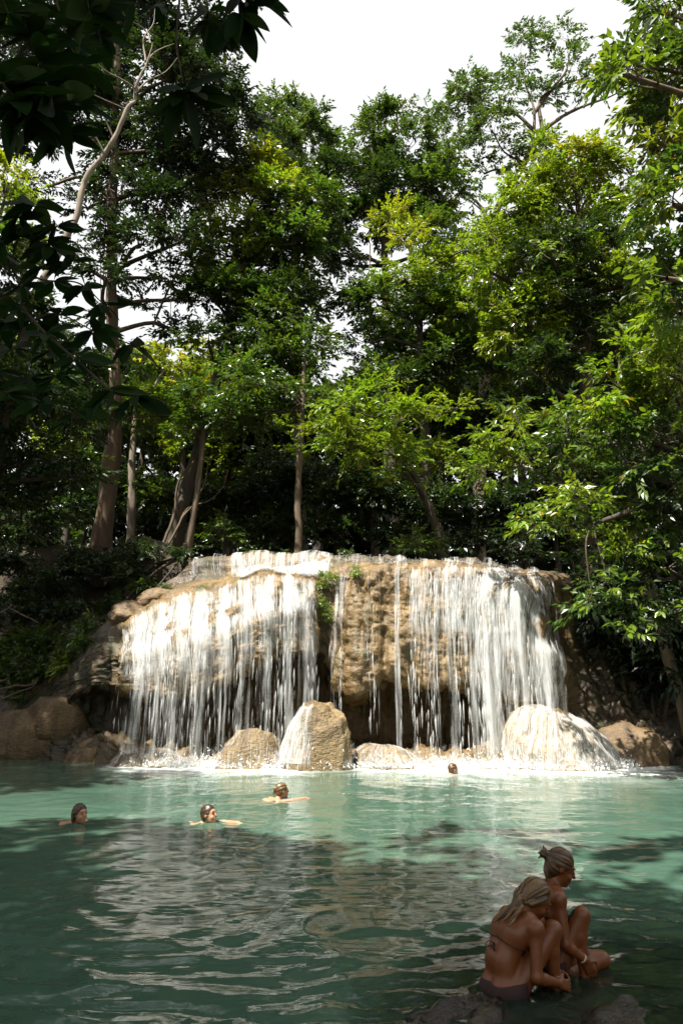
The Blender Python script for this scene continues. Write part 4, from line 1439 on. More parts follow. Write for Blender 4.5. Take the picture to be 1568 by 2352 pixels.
plant('leaning_tree', 'slender tree leaning from the right with lit leaf sprays over the right falls', 'tree', tr[0][0],
      lobes_at(17.8, [(1230, 955, 45), (1160, 1000, 45), (1120, 1040, 30), (1135, 1085, 38), (1200, 1075, 42), (1260, 1020, 45, 'mid'), (1180, 950, 30, 'mid'), (1300, 1080, 50, 'mid'), (1090, 1075, 18), (1300, 960, 50, 'mid')], 0.45, 0.5, seed=15),
      tr, 'bright', 0.155, 1.0, 10, 0.5, 0.4, M_BARK, 15, near=220, limb_r=0.03, flat=0.45)
tr = [(g_at(9.6, 16.6), 0.17), (np.array([8.6, 16.2, 4.2]), 0.14), (np.array([7.4, 15.8, 5.8]), 0.09), (np.array([5.6, 15.6, 5.4]), 0.04)]
plant('drooping_tree', 'tree arching low over the pool at the right with drooping bright sprays', 'tree', tr[0][0],
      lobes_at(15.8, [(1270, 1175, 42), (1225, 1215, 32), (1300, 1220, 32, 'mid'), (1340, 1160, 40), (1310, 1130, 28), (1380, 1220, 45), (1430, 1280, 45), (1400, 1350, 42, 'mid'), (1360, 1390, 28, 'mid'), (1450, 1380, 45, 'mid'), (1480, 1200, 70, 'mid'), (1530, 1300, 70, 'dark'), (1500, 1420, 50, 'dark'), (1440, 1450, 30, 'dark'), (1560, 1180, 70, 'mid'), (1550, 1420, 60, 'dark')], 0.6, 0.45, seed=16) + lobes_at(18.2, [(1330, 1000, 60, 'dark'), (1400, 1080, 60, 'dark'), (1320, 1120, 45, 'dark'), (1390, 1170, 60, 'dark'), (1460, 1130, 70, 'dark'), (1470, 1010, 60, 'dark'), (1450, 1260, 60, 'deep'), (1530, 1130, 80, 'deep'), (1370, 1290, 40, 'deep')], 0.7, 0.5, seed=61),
      tr, 'bright', 0.15, 1.0, 10, 0.5, 0.55, M_BARK_DARK, 16, near=280, limb_r=0.03)  # dark bark stands in for deep shade on the right bank

# --- tall trees on the left shore, whose shade lies over the bank
for k, (x_, y_, lb) in enumerate([(-12.8, 11.5, 'tall dense tree on the left shore beyond the swimmers'), (-14.5, 17.0, 'tall dense tree on the left shore where the bank rock begins')]):
    g = g_at(x_, y_)
    rng = np.random.default_rng(70 + k)
    ls = [(np.array([x_ + rng.uniform(-2.2, 2.2), y_ + rng.uniform(-2.5, 2.5), z_]), (1.9, 1.9, 1.3), None, 1.0) for z_ in np.linspace(8, 21, 11)]
    plant('shore_tree', lb, 'tree', g, ls, [(g, 0.35), (g + (0.2, 0, 7), 0.28), (g + (0, 0.3, 14), 0.18), (g + (0.2, 0, 20), 0.08)], 'dark', 0.3, 0.7, 10, 0.7, 0.4, M_BARK_DARK, 75 + k, 'trees on the left shore', limb_r=0.06)
# --- dark trees on the left bank
tr = trunk_at([(-40, 1250, 21.5, 0.25), (0, 1000, 21, 0.2), (60, 750, 21, 0.15)])
b, tr = foot(tr)
plant('bank_tree', 'shady dark tree filling the left edge above the bank', 'tree', b,
      lobes_at(21.2, [(50, 760, 90), (160, 850, 75), (60, 910, 110), (170, 960, 75), (50, 1070, 110), (180, 1090, 70), (20, 420, 60, 'yellow'), (60, 470, 40, 'bright'), (10, 580, 60, 'mid'), (-80, 850, 150), (-80, 600, 120), (110, 1160, 60), (30, 1190, 80)], seed=17),
      tr, 'dark', 0.16, 1.0, seed=17, bark=M_BARK_DARK, limb_r=0.05)
# --- understory and the forest wall behind
und = [(80, 1220, 27, 80, 'dark', 'low dark bush under the shady tree at the left edge'),
       (330, 1150, 29, 80, 'mid', 'lit bush seen between the great tree and the vine wrapped tree'),
       (190, 1180, 29, 70, 'dark', 'dark bush behind the foot of the great leaning tree'),
       (350, 1220, 30, 60, 'dark', 'low dark bush between two trunks behind the left bank'),
       (520, 1180, 29, 80, 'dark', 'dark bush right of the vine wrapped trunk'),
       (510, 1230, 26, 38, 'mid', 'small bright bush at the top of the left falls'),
       (600, 1120, 30, 95, 'dark', 'dark tall bush left of the straight slim trunk'),
       (620, 1220, 28, 60, 'dark', 'low dark bush behind the upper cascade'),
       (760, 1130, 29, 90, 'dark', 'dark bush right of the straight slim trunk'),
       (745, 1225, 27, 50, 'dark', 'low dark bush behind the middle of the upper lip'),
       (850, 1150, 28, 90, 'dark', 'dark leafy bush below the layered tree'),
       (900, 1235, 26, 45, 'deep', 'low black green bush under the layered tree'),
       (980, 1170, 27, 80, 'dark', 'dull bush behind the layered tree stem'),
       (965, 1255, 23.5, 28, 'mid', 'small lit shrub on the upper lip right of the middle'),
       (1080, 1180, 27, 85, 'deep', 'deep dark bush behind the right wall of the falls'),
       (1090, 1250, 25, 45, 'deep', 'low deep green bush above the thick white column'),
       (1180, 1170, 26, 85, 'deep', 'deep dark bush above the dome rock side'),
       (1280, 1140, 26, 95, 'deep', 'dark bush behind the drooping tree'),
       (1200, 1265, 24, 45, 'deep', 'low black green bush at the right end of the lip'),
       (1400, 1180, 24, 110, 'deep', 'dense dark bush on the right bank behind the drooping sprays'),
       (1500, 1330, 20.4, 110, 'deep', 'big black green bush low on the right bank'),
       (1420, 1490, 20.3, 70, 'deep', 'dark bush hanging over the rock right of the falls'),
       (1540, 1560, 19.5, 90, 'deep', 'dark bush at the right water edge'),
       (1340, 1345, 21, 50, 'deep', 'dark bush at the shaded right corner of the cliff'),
       (1440, 1400, 20.6, 100, 'deep', 'black green bush hanging beside the shaded end of the cliff'),  # added right bank bushes, near-black leaves standing in for deep shade
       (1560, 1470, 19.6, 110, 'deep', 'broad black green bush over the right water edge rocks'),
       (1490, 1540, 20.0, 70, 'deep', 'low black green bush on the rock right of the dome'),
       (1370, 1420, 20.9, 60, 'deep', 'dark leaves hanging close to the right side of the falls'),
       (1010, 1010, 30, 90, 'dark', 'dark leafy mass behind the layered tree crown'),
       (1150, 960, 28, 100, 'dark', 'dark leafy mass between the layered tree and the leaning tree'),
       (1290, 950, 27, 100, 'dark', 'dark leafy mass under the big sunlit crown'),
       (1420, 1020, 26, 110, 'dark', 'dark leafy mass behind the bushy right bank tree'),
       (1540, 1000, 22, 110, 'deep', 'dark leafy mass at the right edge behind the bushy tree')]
for k, (px, py, Y, rp, pal, lb) in enumerate(und):
    rng = np.random.default_rng(200 + k)
    lb_ = [(px + rng.uniform(-0.45, 0.45) * rp, py + rng.uniform(-0.4, 0.4) * rp, rp * rng.uniform(0.45, 0.7)) for _ in range(5)]
    ls = lobes_at(Y, lb_, 0.85, 0.5, 300 + k)
    c = at(px, py, Y)
    g = g_at(c[0], Y)
    g[2] = min(g[2], c[2] - 0.3)
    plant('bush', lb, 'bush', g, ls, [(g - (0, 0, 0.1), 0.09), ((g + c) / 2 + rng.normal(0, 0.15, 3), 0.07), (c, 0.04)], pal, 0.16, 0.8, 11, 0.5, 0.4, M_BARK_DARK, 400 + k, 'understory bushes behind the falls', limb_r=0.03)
back = [(350, 900, 44, 130, 'a pale trunked forest tree far behind the vine wrapped tree'), (450, 860, 40, 100, 'sunlit far tree seen under the vine wrapped crown'),
        (560, 980, 42, 140, 'far dark tree behind the straight slim trunk'), (720, 1010, 44, 130, 'far tree below the middle gap of sky'),
        (860, 960, 42, 130, 'far tree behind the layered crown'), (1010, 900, 42, 150, 'far tree behind the lit tufts in the middle'),
        (1180, 900, 40, 160, 'far tree behind the leaning sprays'), (1340, 950, 38, 170, 'far tree behind the big sunlit crown'),
        (1480, 700, 36, 150, 'far tree between the big sunlit crown and the right bank'), (180, 1000, 40, 150, 'far dark tree behind the great leaning trunk'),
        (40, 800, 40, 140, 'far dark tree at the left edge'), (1180, 700, 40, 120, 'far tree behind the left flank of the big sunlit crown'), (60, 560, 42, 60, 'far airy tree behind the bare pale tree')]
for k, (px, py, Y, rp, lb) in enumerate(back):
    rng = np.random.default_rng(600 + k)
    lb_ = [(px + rng.uniform(-0.6, 0.6) * rp, py + rng.uniform(-0.35, 0.9) * rp, rp * rng.uniform(0.4, 0.62), ['mid', 'dark', 'bright', 'cool'][rng.integers(0, 4)] if k != 1 else 'yellow') for _ in range(8)]
    ls = lobes_at(Y, lb_, 0.85, 1.0, 700 + k)
    c = at(px, py, Y)
    g = g_at(c[0], Y)
    plant('forest_tree', lb, 'tree', g, ls, [(g - (0, 0, 0.1), 0.25), ((g + c) / 2 + rng.normal(0, 0.4, 3), 0.2), (c, 0.08)], 'mid', 0.25, 0.66, 11, 0.6, 0.4, M_BARK_DARK, 800 + k, 'far forest trees', limb_r=0.06)

# --- the wood beyond, one mass
rng = np.random.default_rng(4321)
fl = []
for px in range(-500, 2100, 75):
    for py in (1000, 1090, 1170, 1240, 1290):
        fl.append(lobe(px + rng.uniform(-30, 30), py + rng.uniform(-25, 25), 75, 50 + rng.uniform(0, 9), 0.8, None, 1.9 if py > 1150 else 0.9))
for px in range(-400, 2000, 85):
    for py in (760, 830, 890, 945):
        if (py < 880 and px < 880) or (700 < px < 840 and py < 930) or (py < 800 and px < 1000):
            continue
        fl.append(lobe(px + rng.uniform(-30, 30), py + rng.uniform(-20, 20), 75, 52 + rng.uniform(0, 9), 0.8, None, 0.8))
(B, D, NN, LL, T), _l = crown_leaves(fl, 0.8, rng, 0.62, 9, 0.9, 0.4, 'dark')
V, Fc = leaf_arrays(B, D, NN, LL, 0.5)
fw = obj('far_wood', mesh_np('far_wood', V, Fc, [M_LEAF], False, {'tint': ('POINT', 'FLOAT_COLOR', np.repeat(T, 4, 0))}))
tag(fw, 'dark green mass of far woodland behind all the trunks', 'wood', kind='stuff')
TOTAL_LEAVES[0] += len(B)
# --- left bank plants
bankp = [(35, 1310, 24.5, 60, 'dark'), (110, 1345, 24.3, 60, 'dark'), (40, 1400, 23.8, 60, 'dark'), (60, 1480, 23.2, 58, 'mid'), (125, 1470, 22.9, 45, 'mid'), (190, 1410, 23.4, 55, 'dark'),
         (250, 1310, 24.4, 55, 'dark'), (180, 1300, 25, 60, 'dark'), (15, 1550, 22.8, 48, 'mid'), (90, 1545, 22.6, 40, 'mid'), (160, 1505, 22.0, 30, 'mid'), (205, 1480, 21.4, 24, 'mid'), (215, 1440, 21.6, 26, 'mid'),
         (300, 1330, 23.9, 40, 'dark'), (340, 1290, 24.2, 36, 'dark'), (265, 1390, 22.4, 22, 'dark'), (120, 1410, 23.8, 45, 'dark'), (-60, 1450, 23.5, 90, 'dark'), (150, 1540, 21.6, 22, 'bright'), (330, 1345, 22.8, 16, 'mid'), (55, 1600, 22.7, 26, 'mid'), (340, 1270, 23.0, 34, 'dark'), (310, 1318, 22.8, 32, 'dark'), (418, 1268, 22.8, 20, 'dark'), (300, 1262, 23.6, 40, 'dark')]
BANKL = {'slope': 'dark green leafy plant on the shaded upper slope of the left bank', 'low': 'mid green leafy plant low on the left bank above the brown rock',
         'lump': 'small mid green plant beside the tan rock lump left of the falls', 'root': 'dark plant growing among the exposed roots', 'ledge': 'dark tuft beside the rounded mossy ledge rock',
         'edge': 'small bright green plant on the edge of the brown slope rock', 'tiny': 'tiny green plant on the ledge below the roots', 'drift': 'small green plant beside the driftwood branch'}
bank_kind = ['slope', 'slope', 'slope', 'low', 'low', 'slope', 'slope', 'slope', 'low', 'low', 'lump', 'lump', 'lump', 'root', 'root', 'ledge', 'slope', 'slope', 'edge', 'tiny', 'drift', 'root', 'root', 'root', 'slope']
for k, (px, py, Y, rp, pal) in enumerate(bankp):
    rng = np.random.default_rng(900 + k)
    lb_ = [(px + rng.uniform(-0.5, 0.5) * rp, py + rng.uniform(-0.35, 0.35) * rp, rp * rng.uniform(0.45, 0.65)) for _ in range(4)]
    ls = lobes_at(Y, lb_, 0.8, 0.25, 1000 + k)
    c = at(px, py, Y)
    g = c - (0, -0.3, rp * mpp(px, py, Y) * 0.9)
    plant('bank_plant', BANKL[bank_kind[k]], 'plant', g, ls, None, pal, 0.12, 0.9, 9, 0.32, 0.5, M_BARK_DARK, 1100 + k, 'plants on the left bank', limb_r=0.02)

# --- moss and ferns on the falls
for k, (px, py, Y, rp, lb) in enumerate([(743, 1345, 19.9, 36, 'tall bright fern cushion in the notch between the two curtains'), (740, 1400, 19.7, 32, 'hanging green fern tuft below the bright cushion'),
                                         (817, 1310, 19.6, 17, 'small round green tuft on the lip right of the notch'), (735, 1480, 19.9, 15, 'dark moss tuft low in the notch'), (815, 1480, 19.3, 14, 'moss tuft on the bare tan wall edge'),
                                         (805, 1540, 19.4, 12, 'low moss tuft at the left edge of the tan wall'), (795, 1275, 21.4, 16, 'grass tuft growing on the upper lip'), (380, 1352, 21.4, 12, 'tiny green tuft on the ledge left of the cascade')]):
    rng = np.random.default_rng(1300 + k)
    lb_ = [(px + rng.uniform(-0.4, 0.4) * rp, py + rng.uniform(-0.7, 0.7) * rp, rp * rng.uniform(0.3, 0.5)) for _ in range(5)]
    ls = lobes_at(Y, lb_, 1.0, 0.06, 1400 + k)
    c = at(px, py, Y)
    plant('fern', lb, 'fern', c + (0, 0.25, 0), ls, None, 'bright' if k < 3 else 'mid', 0.045, 0.8, 9, 0.10, 0.7, M_BARK_DARK, 1500 + k, 'ferns and moss on the falls', limb_r=0.008, asp=0.3)

# --- lianas, roots and fallen branches
def stick(name, label, cat, pts, rad, mat, group=None, sides=7, seed=0):
    pts = np.asarray(pts)
    n_ = 6 * len(pts)
    sp = smooth_path(np.c_[pts, np.asarray(rad)], n_)
    sp[:, :3] += 0.02 * np.stack([fbm(sp[:, :3] * 3 + k * 9, 2, seed + k) for k in range(3)], 1)
    t = Tubes()
    t.add(sp[:, :3], np.maximum(sp[:, 3], 0.004), sides, 0.25, seed)
    o0 = pts[0]
    o = t.build(name, mat, None, o0)
    o.location = tuple(o0)
    return tag(o, label, cat, group)


for k, (pts, Y, r, lb) in enumerate([
        ([(370, 1262), (400, 1180), (405, 1130), (420, 1090), (445, 1060)], 25.4, 0.06, 'pale woody vine looping up beside the dark trunk'),
        ([(385, 1255), (420, 1190), (450, 1150), (460, 1100)], 25.2, 0.05, 'twisted vine crossing the dark trunk'),
        ([(395, 1240), (430, 1170), (480, 1150), (510, 1120), (525, 1080)], 25.6, 0.035, 'thin vine curving right from the dark trunk'),
        ([(450, 1150), (470, 1110), (480, 1060), (490, 1020)], 25.3, 0.03, 'thin pale vine right of the slim brown trunk'),
        ([(246, 420), (240, 600), (236, 800), (232, 1000)], 24.4, 0.025, 'long straight liana hanging beside the great trunk'),
        ([(228, 450), (232, 650), (226, 850)], 24.2, 0.02, 'hanging liana left of the great trunk'),
        ([(390, 560), (393, 680), (391, 800)], 25, 0.02, 'liana hanging in the gap of sky'),
        ([(352, 750), (375, 690), (420, 600), (450, 560)], 25.5, 0.05, 'slanting bare limb across the gap of sky'),
        ([(345, 905), (365, 870), (378, 850)], 25.0, 0.06, 'short pale broken limb above the left bushes'),
        ([(850, 560), (846, 680), (852, 790)], 27, 0.025, 'vine hanging under the dense dark middle crown'),
        ([(1420, 820), (1416, 940), (1421, 1080), (1418, 1150)], 17.5, 0.02, 'long vine hanging behind the bushy right bank tree'),
        ([(1185, 640), (1180, 760), (1190, 860)], 24, 0.025, 'looping vine under the big sunlit crown'),
        ([(1115, 480), (1120, 560), (1125, 640)], 27, 0.03, 'thin vine hanging in the middle forest')]):
    stick('liana', lb, 'vine', [at(px, py, Y + 0.15 * math.sin(i)) for i, (px, py) in enumerate(pts)], np.linspace(r, r * 0.5, len(pts)), M_BARK_PALE if k == 8 else M_BARK, 'vines and hanging limbs', seed=k)
ROOTL = ['longest thick root running down from the vine wrapped trunk', 'gnarled root ending beside the mossy ledge rock', 'root stretching left over the earth bank', 'short root dipping between ledge stones', 'root hugging the upper left corner of the falls', 'shallow root crossing the bank below the slim pale trunk']
for k, (pts, Y, r) in enumerate([
        ([(420, 1275), (370, 1290), (330, 1310), (300, 1345)], 23.6, 0.07), ([(400, 1285), (350, 1320), (320, 1350), (285, 1380)], 23.2, 0.06), ([(380, 1280), (310, 1290), (270, 1320), (230, 1330)], 24, 0.05),
        ([(350, 1300), (310, 1330), (300, 1370)], 23.1, 0.05), ([(410, 1290), (385, 1320), (350, 1360)], 22.6, 0.05), ([(330, 1295), (280, 1300), (220, 1290)], 24.3, 0.05)]):
    stick('exposed_root', ROOTL[k], 'root', [at(px, py, Y - 0.2 * i) for i, (px, py) in enumerate(pts)], np.linspace(r, r * 0.4, len(pts)) * 0.8, M_BARK_DARK, 'roots on the left bank', seed=20 + k)
for k, (pts, Y, r, lb) in enumerate([
        ([(-30, 1420), (10, 1405), (30, 1388)], 22.5, 0.05, 'bent brown branch sticking out at the left edge above the plants'), ([(20, 1395), (60, 1415), (90, 1430)], 22.4, 0.03, 'thin straight fallen branch lying across the bank plants'),
        ([(-20, 1590), (30, 1578), (85, 1570)], 22.0, 0.06, 'thick pale driftwood branch lying above the left rock'), ([(-20, 1570), (10, 1562), (20, 1555)], 22.0, 0.05, 'short pale stick above the driftwood branch'),
        ([(-10, 1600), (30, 1605), (50, 1598)], 22.0, 0.045, 'short brown stick below the driftwood branch'), ([(0, 1610), (40, 1590), (70, 1580), (90, 1560)], 21.9, 0.03, 'crooked thin stick leaning on the driftwood')]):
    stick('fallen_branch', lb, 'branch', [at(px, py, Y) for px, py in pts], np.linspace(r, r * 0.5, len(pts)), M_BARK, 'fallen branches on the left bank', seed=40 + k)

# ------------------------------------------------------------------ the large leaved tree the picture is taken under
TB = np.array([-5.2, -1.2, 0.2])
big = empty('overhanging_tree', TB)
tag(big, 'large leaved tree overhanging the camera, its dark leaf whorls hanging in at the upper left', 'tree')
rng = np.random.default_rng(5)
BIG_T = [(0.009, 0.024, 0.006), (0.013, 0.030, 0.007), (0.017, 0.034, 0.007), (0.008, 0.020, 0.007)]
BIG_PROTO = [leaf_proto('large_leaf', t_, 0.36, 0.22, M_LEAF_THICK, 9, 0.16) for t_ in BIG_T]
BIG_PROTO += [leaf_proto('large_leaf', t_, 0.42, 0.30, M_LEAF_THICK, 9, 0.05) for t_ in BIG_T]
LPAL = np.array([0.014, 0.030, 0.008])
trk = [(TB - (0, 0, 0.4), 0.42), (TB + (0.2, 0.1, 3), 0.34), (TB + (0.8, 0.3, 6), 0.28), (TB + (1.5, 0.5, 9), 0.2), (TB + (2.0, 0.4, 12), 0.1)]
tp = smooth_path(np.array([list(p) + [r] for p, r in trk]), 40)
tb = Tubes()
tb.add(tp[:, :3], tp[:, 3], 14, 0.3, 2)
clobes = []
for cx_, cy_, cz_, r_ in [(-6.0, 3.2, 10.6, 1.7), (-7.4, 4.4, 11.5, 1.6), (-1.6, 1.2, 10.4, 1.5), (1.2, 1.0, 10.2, 1.8), (2.6, 2.6, 11.0, 1.6), (3.4, 0.4, 10.4, 1.8), (0.6, -1.0, 8.6, 1.3), (-4.1, 1.3, 10.6, 1.5), (-0.6, -0.6, 8.8, 1.3), (-2.0, 0.0, 8.8, 1.3), (-2.0, -6.0, 12.0, 2.6), (2.5, -5.0, 11.5, 2.4), (-6.0, -6.0, 12.0, 2.6), (4.5, -2.0, 11.0, 2.0),(-3.4, 0.2, 10.0, 2.6), (-5.5, -1.5, 10.5, 2.6), (-1.6, -1.6, 10.8, 2.4), (-4.0, -3.6, 11.5, 2.6), (-0.2, -0.2, 10.6, 2.0), (-2.6, -3.2, 12.5, 2.6), (0.4, -3.0, 11.0, 2.2),
                          (-6.8, 1.4, 9.0, 2.0), (-5.6, 3.0, 11.0, 1.8), (-1.8, 0.9, 9.6, 1.5), (-7.8, -0.6, 10.0, 2.2), (1.6, -1.6, 10.0, 1.8)]:
    c = np.array([cx_, cy_, cz_])
    clobes.append((c, (r_, r_, r_ * 0.6), None, 1.0))
    i = int(np.argmin(np.linalg.norm(tp[:, :3] - c, axis=1)))
    i = min(i, 30)
    tb.add(smooth_path([tp[i, :3], (tp[i, :3] + c) / 2 + (0, 0, 0.3), c], 9), np.linspace(0.12, 0.03, 9), 6)
for _ in range(13):                                       # thin outer twigs: the shade frays out over the pool
    c = np.array([rng.uniform(-7.5, 3.5), rng.uniform(1.8, 4.0), rng.uniform(10.5, 13.0)])
    clobes.append((c, (0.8, 0.8, 0.5), None, 0.28))
    i = int(np.argmin(np.linalg.norm(tp[:, :3] - c, axis=1)))
    tb.add(smooth_path([tp[i, :3], (tp[i, :3] + c) / 2 + (0, 0, 0.4), c], 9), np.linspace(0.05, 0.012, 9), 5)
tb.build('trunk', M_BARK_DARK, big, TB)
PAL['big'] = tuple(LPAL)
(B, D, NN, LL, T), _l = crown_leaves(clobes, 0.36, rng, 1.1, 9, 0.5, 0.5, 'big')
V, Fc = leaf_arrays(B - TB, D, NN, LL, 0.38)
cr = obj('crown', mesh_np('overhead_crown', V, Fc, [M_LEAF_THICK], False, {'tint': ('POINT', 'FLOAT_COLOR', np.repeat(T, 4, 0))}), big)
cr['kind'] = 'stuff'


def branch(pts, Y0, whorls, r=0.012, seed=0):
    """pts: twig course as sightings; whorls: (position along 0..1, count, leaf length, spread)"""
    rng = np.random.default_rng(seed)
    P3 = [at(px, py, Y0 + dy) for px, py, dy in pts]
    path = smooth_path(P3, 8 * len(P3))
    t = Tubes()
    t.add(path, np.linspace(r, r * 0.35, len(path)), 6, 0.1, seed)
    o0 = path[0]
    br = t.build('branch', M_BARK_DARK, big, o0)
    br.location = tuple(o0 - TB)
    for s, n_, L, aim, spread in whorls:
        k = min(int(s * (len(path) - 1)), len(path) - 1)
        c = path[k]
        ax = np.array([aim[0], 0.0, aim[1]], float)
        for j in range(n_):
            a_ = 2 * np.pi * j / n_ + rng.normal(0, 0.25)
            rad = np.array([math.cos(a_), math.sin(a_) * 0.75, math.sin(a_ * 1.0 + 1.1) * 0.55])
            d = ax * (1 - spread) + rad * spread + np.array([0, 0, -0.22]) + rng.normal(0, 0.14, 3)
            d /= np.linalg.norm(d)
            n0 = np.array([0, -0.35, 0.9]) + rng.normal(0, 0.45, 3)
            if rng.random() < 0.55:
                n0 = np.array([0, -0.95, 0.35]) + rng.normal(0, 0.4, 3)
            n0 -= n0.dot(d) * d
            n0 /= np.linalg.norm(n0)
            lo = obj('leaf', BIG_PROTO[rng.integers(0, len(BIG_PROTO))], br)
            stem = 0.02 + 0.03 * rng.random()
            lo.matrix_local = leaf_matrix(c - o0 + d * stem * 0.3, d, n0, 1.16 * L * rng.uniform(0.7, 1.2))


# the three whorls in front of the sky
branch([(395, -160, 0.2), (412, -20, 0.1), (405, 90, 0.05), (415, 160, 0), (424, 212, 0)], 3.6, [(1.0, 13, 0.26, (0.1, -0.5), 0.72), (0.97, 5, 0.2, (0, 0.1), 0.9)], 0.010, 1)
branch([(440, -160, 0.1), (470, -30, 0), (482, 50, 0)], 3.7, [(1.0, 10, 0.19, (0.1, -0.7), 0.6), (0.85, 6, 0.2, (-0.4, -0.2), 0.7)], 0.009, 2)
branch([(520, -170, 0), (545, -50, 0), (552, 30, 0)], 3.4, [(1.0, 9, 0.22, (0.1, -0.8), 0.5), (0.78, 7, 0.22, (0.6, -0.3), 0.5)], 0.010, 3)
branch([(600, -200, 0), (590, -80, 0), (585, -5, 0)], 3.5, [(1.0, 8, 0.22, (0.6, -0.5), 0.5)], 0.009, 33)
# the dark mass in the corner
branch([(60, -200, 0.2), (70, -20, 0.1), (75, 90, 0), (100, 170, 0), (120, 225, 0)], 3.3, [(1.0, 13, 0.27, (0.2, -0.6), 0.65), (0.85, 9, 0.25, (0, -0.2), 0.9), (0.68, 9, 0.24, (0, 0.1), 0.95), (0.5, 8, 0.22, (-0.2, 0), 0.9)], 0.014, 4)
branch([(-150, 60, 0.1), (-60, 130, 0), (0, 180, 0), (40, 230, 0)], 3.2, [(1.0, 11, 0.26, (0.4, -0.5), 0.7), (0.75, 9, 0.24, (0.2, 0), 0.9)], 0.012, 5)
branch([(180, -200, 0.1), (190, -60, 0), (205, 20, 0)], 3.4, [(1.0, 10, 0.24, (0.1, -0.7), 0.7), (0.8, 6, 0.22, (0.3, 0), 0.8)], 0.010, 6)
branch([(-60, -120, 0), (-10, -40, 0), (20, 30, 0)], 3.2, [(1.0, 10, 0.25, (0.1, -0.4), 0.8), (0.7, 7, 0.24, (0.3, 0), 0.8)], 0.010, 7)
branch([(290, -200, 0.1), (285, -60, 0), (300, -20, 0)], 3.5, [(1.0, 8, 0.22, (0.0, -0.6), 0.65)], 0.010, 8)
branch([(100, -160, 0.4), (130, 0, 0.4), (160, 100, 0.4), (190, 150, 0.4)], 3.6, [(1.0, 11, 0.24, (0.3, -0.5), 0.7), (0.7, 8, 0.22, (0.4, 0.1), 0.85)], 0.010, 9)
branch([(-80, 150, 0.3), (20, 200, 0.3), (90, 260, 0.3), (150, 300, 0.3)], 3.5, [(1.0, 11, 0.25, (0.3, -0.6), 0.65), (0.75, 10, 0.25, (0.1, -0.3), 0.85), (0.45, 9, 0.24, (0, 0), 0.9)], 0.011, 21)
branch([(-60, -60, 0.5), (60, 20, 0.5), (160, 60, 0.5), (230, 80, 0.5)], 3.7, [(1.0, 10, 0.24, (0.2, -0.4), 0.8), (0.75, 9, 0.24, (0, -0.2), 0.9), (0.5, 9, 0.24, (0, 0), 0.9), (0.3, 8, 0.22, (0, 0), 0.9)], 0.011, 22)
branch([(380, -150, 0.2), (372, -40, 0.2), (365, 10, 0.2)], 3.8, [(1.0, 7, 0.18, (-0.3, -0.5), 0.7)], 0.008, 23)
# the lower left sprays
branch([(-140, 620, 0.2), (-20, 560, 0), (40, 540, 0), (100, 560, 0), (170, 600, 0)], 4.4, [(1.0, 8, 0.19, (0.3, -0.4), 0.8), (0.78, 8, 0.19, (0, -0.3), 0.9), (0.55, 8, 0.18, (0, 0), 0.9), (0.35, 8, 0.18, (0, 0), 0.9)], 0.011, 24)
branch([(-140, 700, 0.2), (-20, 730, 0), (60, 740, 0), (130, 720, 0), (215, 760, 0)], 4.9, [(1.0, 8, 0.2, (0.3, -0.4), 0.8), (0.78, 8, 0.2, (0, -0.5), 0.85), (0.55, 8, 0.2, (0, 0), 0.9), (0.35, 8, 0.2, (0, 0), 0.9)], 0.011, 25)
branch([(-140, 840, 0.2), (-20, 850, 0), (60, 870, 0), (120, 860, 0), (230, 920, 0)], 5.3, [(1.0, 8, 0.2, (0.3, -0.4), 0.8), (0.78, 8, 0.2, (0, -0.5), 0.85), (0.55, 8, 0.2, (0, 0), 0.9), (0.3, 8, 0.2, (0, 0), 0.9)], 0.011, 26)
branch([(-200, 640, 0.4), (-60, 640, 0.2), (30, 690, 0), (110, 770, 0), (180, 830, 0), (260, 900, 0), (310, 910, 0)], 4.6, [(1.0, 8, 0.2, (0.5, -0.5), 0.6), (0.82, 8, 0.2, (0, -0.6), 0.75), (0.66, 8, 0.2, (0, -0.4), 0.85), (0.5, 8, 0.19, (0, 0), 0.9), (0.36, 7, 0.19, (0, 0), 0.9)], 0.014, 10)
branch([(-150, 740, 0.2), (-20, 700, 0), (70, 640, 0), (105, 590, 0), (130, 520, 0)], 4.3, [(1.0, 9, 0.19, (0.2, 0.1), 0.85), (0.85, 8, 0.19, (0.3, -0.4), 0.8), (0.65, 8, 0.18, (0, 0), 0.9), (0.45, 7, 0.18, (0, 0), 0.9)], 0.012, 11)
branch([(-100, 560, 0.2), (0, 580, 0), (90, 640, 0), (180, 650, 0), (240, 700, 0)], 4.8, [(1.0, 9, 0.19, (0.5, -0.2), 0.7), (0.8, 8, 0.19, (0, -0.5), 0.8), (0.6, 7, 0.18, (0, 0), 0.9)], 0.012, 12)
branch([(-100, 800, 0.2), (0, 790, 0), (100, 810, 0), (200, 760, 0), (300, 790, 0)], 5.2, [(1.0, 8, 0.2, (0.4, -0.4), 0.7), (0.78, 8, 0.2, (0, -0.5), 0.8), (0.55, 8, 0.2, (0, 0), 0.9), (0.35, 7, 0.2, (0, 0), 0.9)], 0.012, 13)
branch([(-150, 480, 0), (-40, 490, 0), (40, 500, 0), (80, 470, 0)], 4.2, [(1.0, 8, 0.19, (0.4, 0.1), 0.8), (0.7, 8, 0.19, (0.1, -0.4), 0.85)], 0.010, 14)
branch([(-120, 900, 0), (0, 900, 0), (90, 920, 0), (170, 950, 0)], 5.0, [(1.0, 8, 0.2, (0.4, -0.4), 0.75), (0.7, 8, 0.2, (0, -0.4), 0.85), (0.4, 7, 0.2, (0, 0), 0.9)], 0.012, 15)


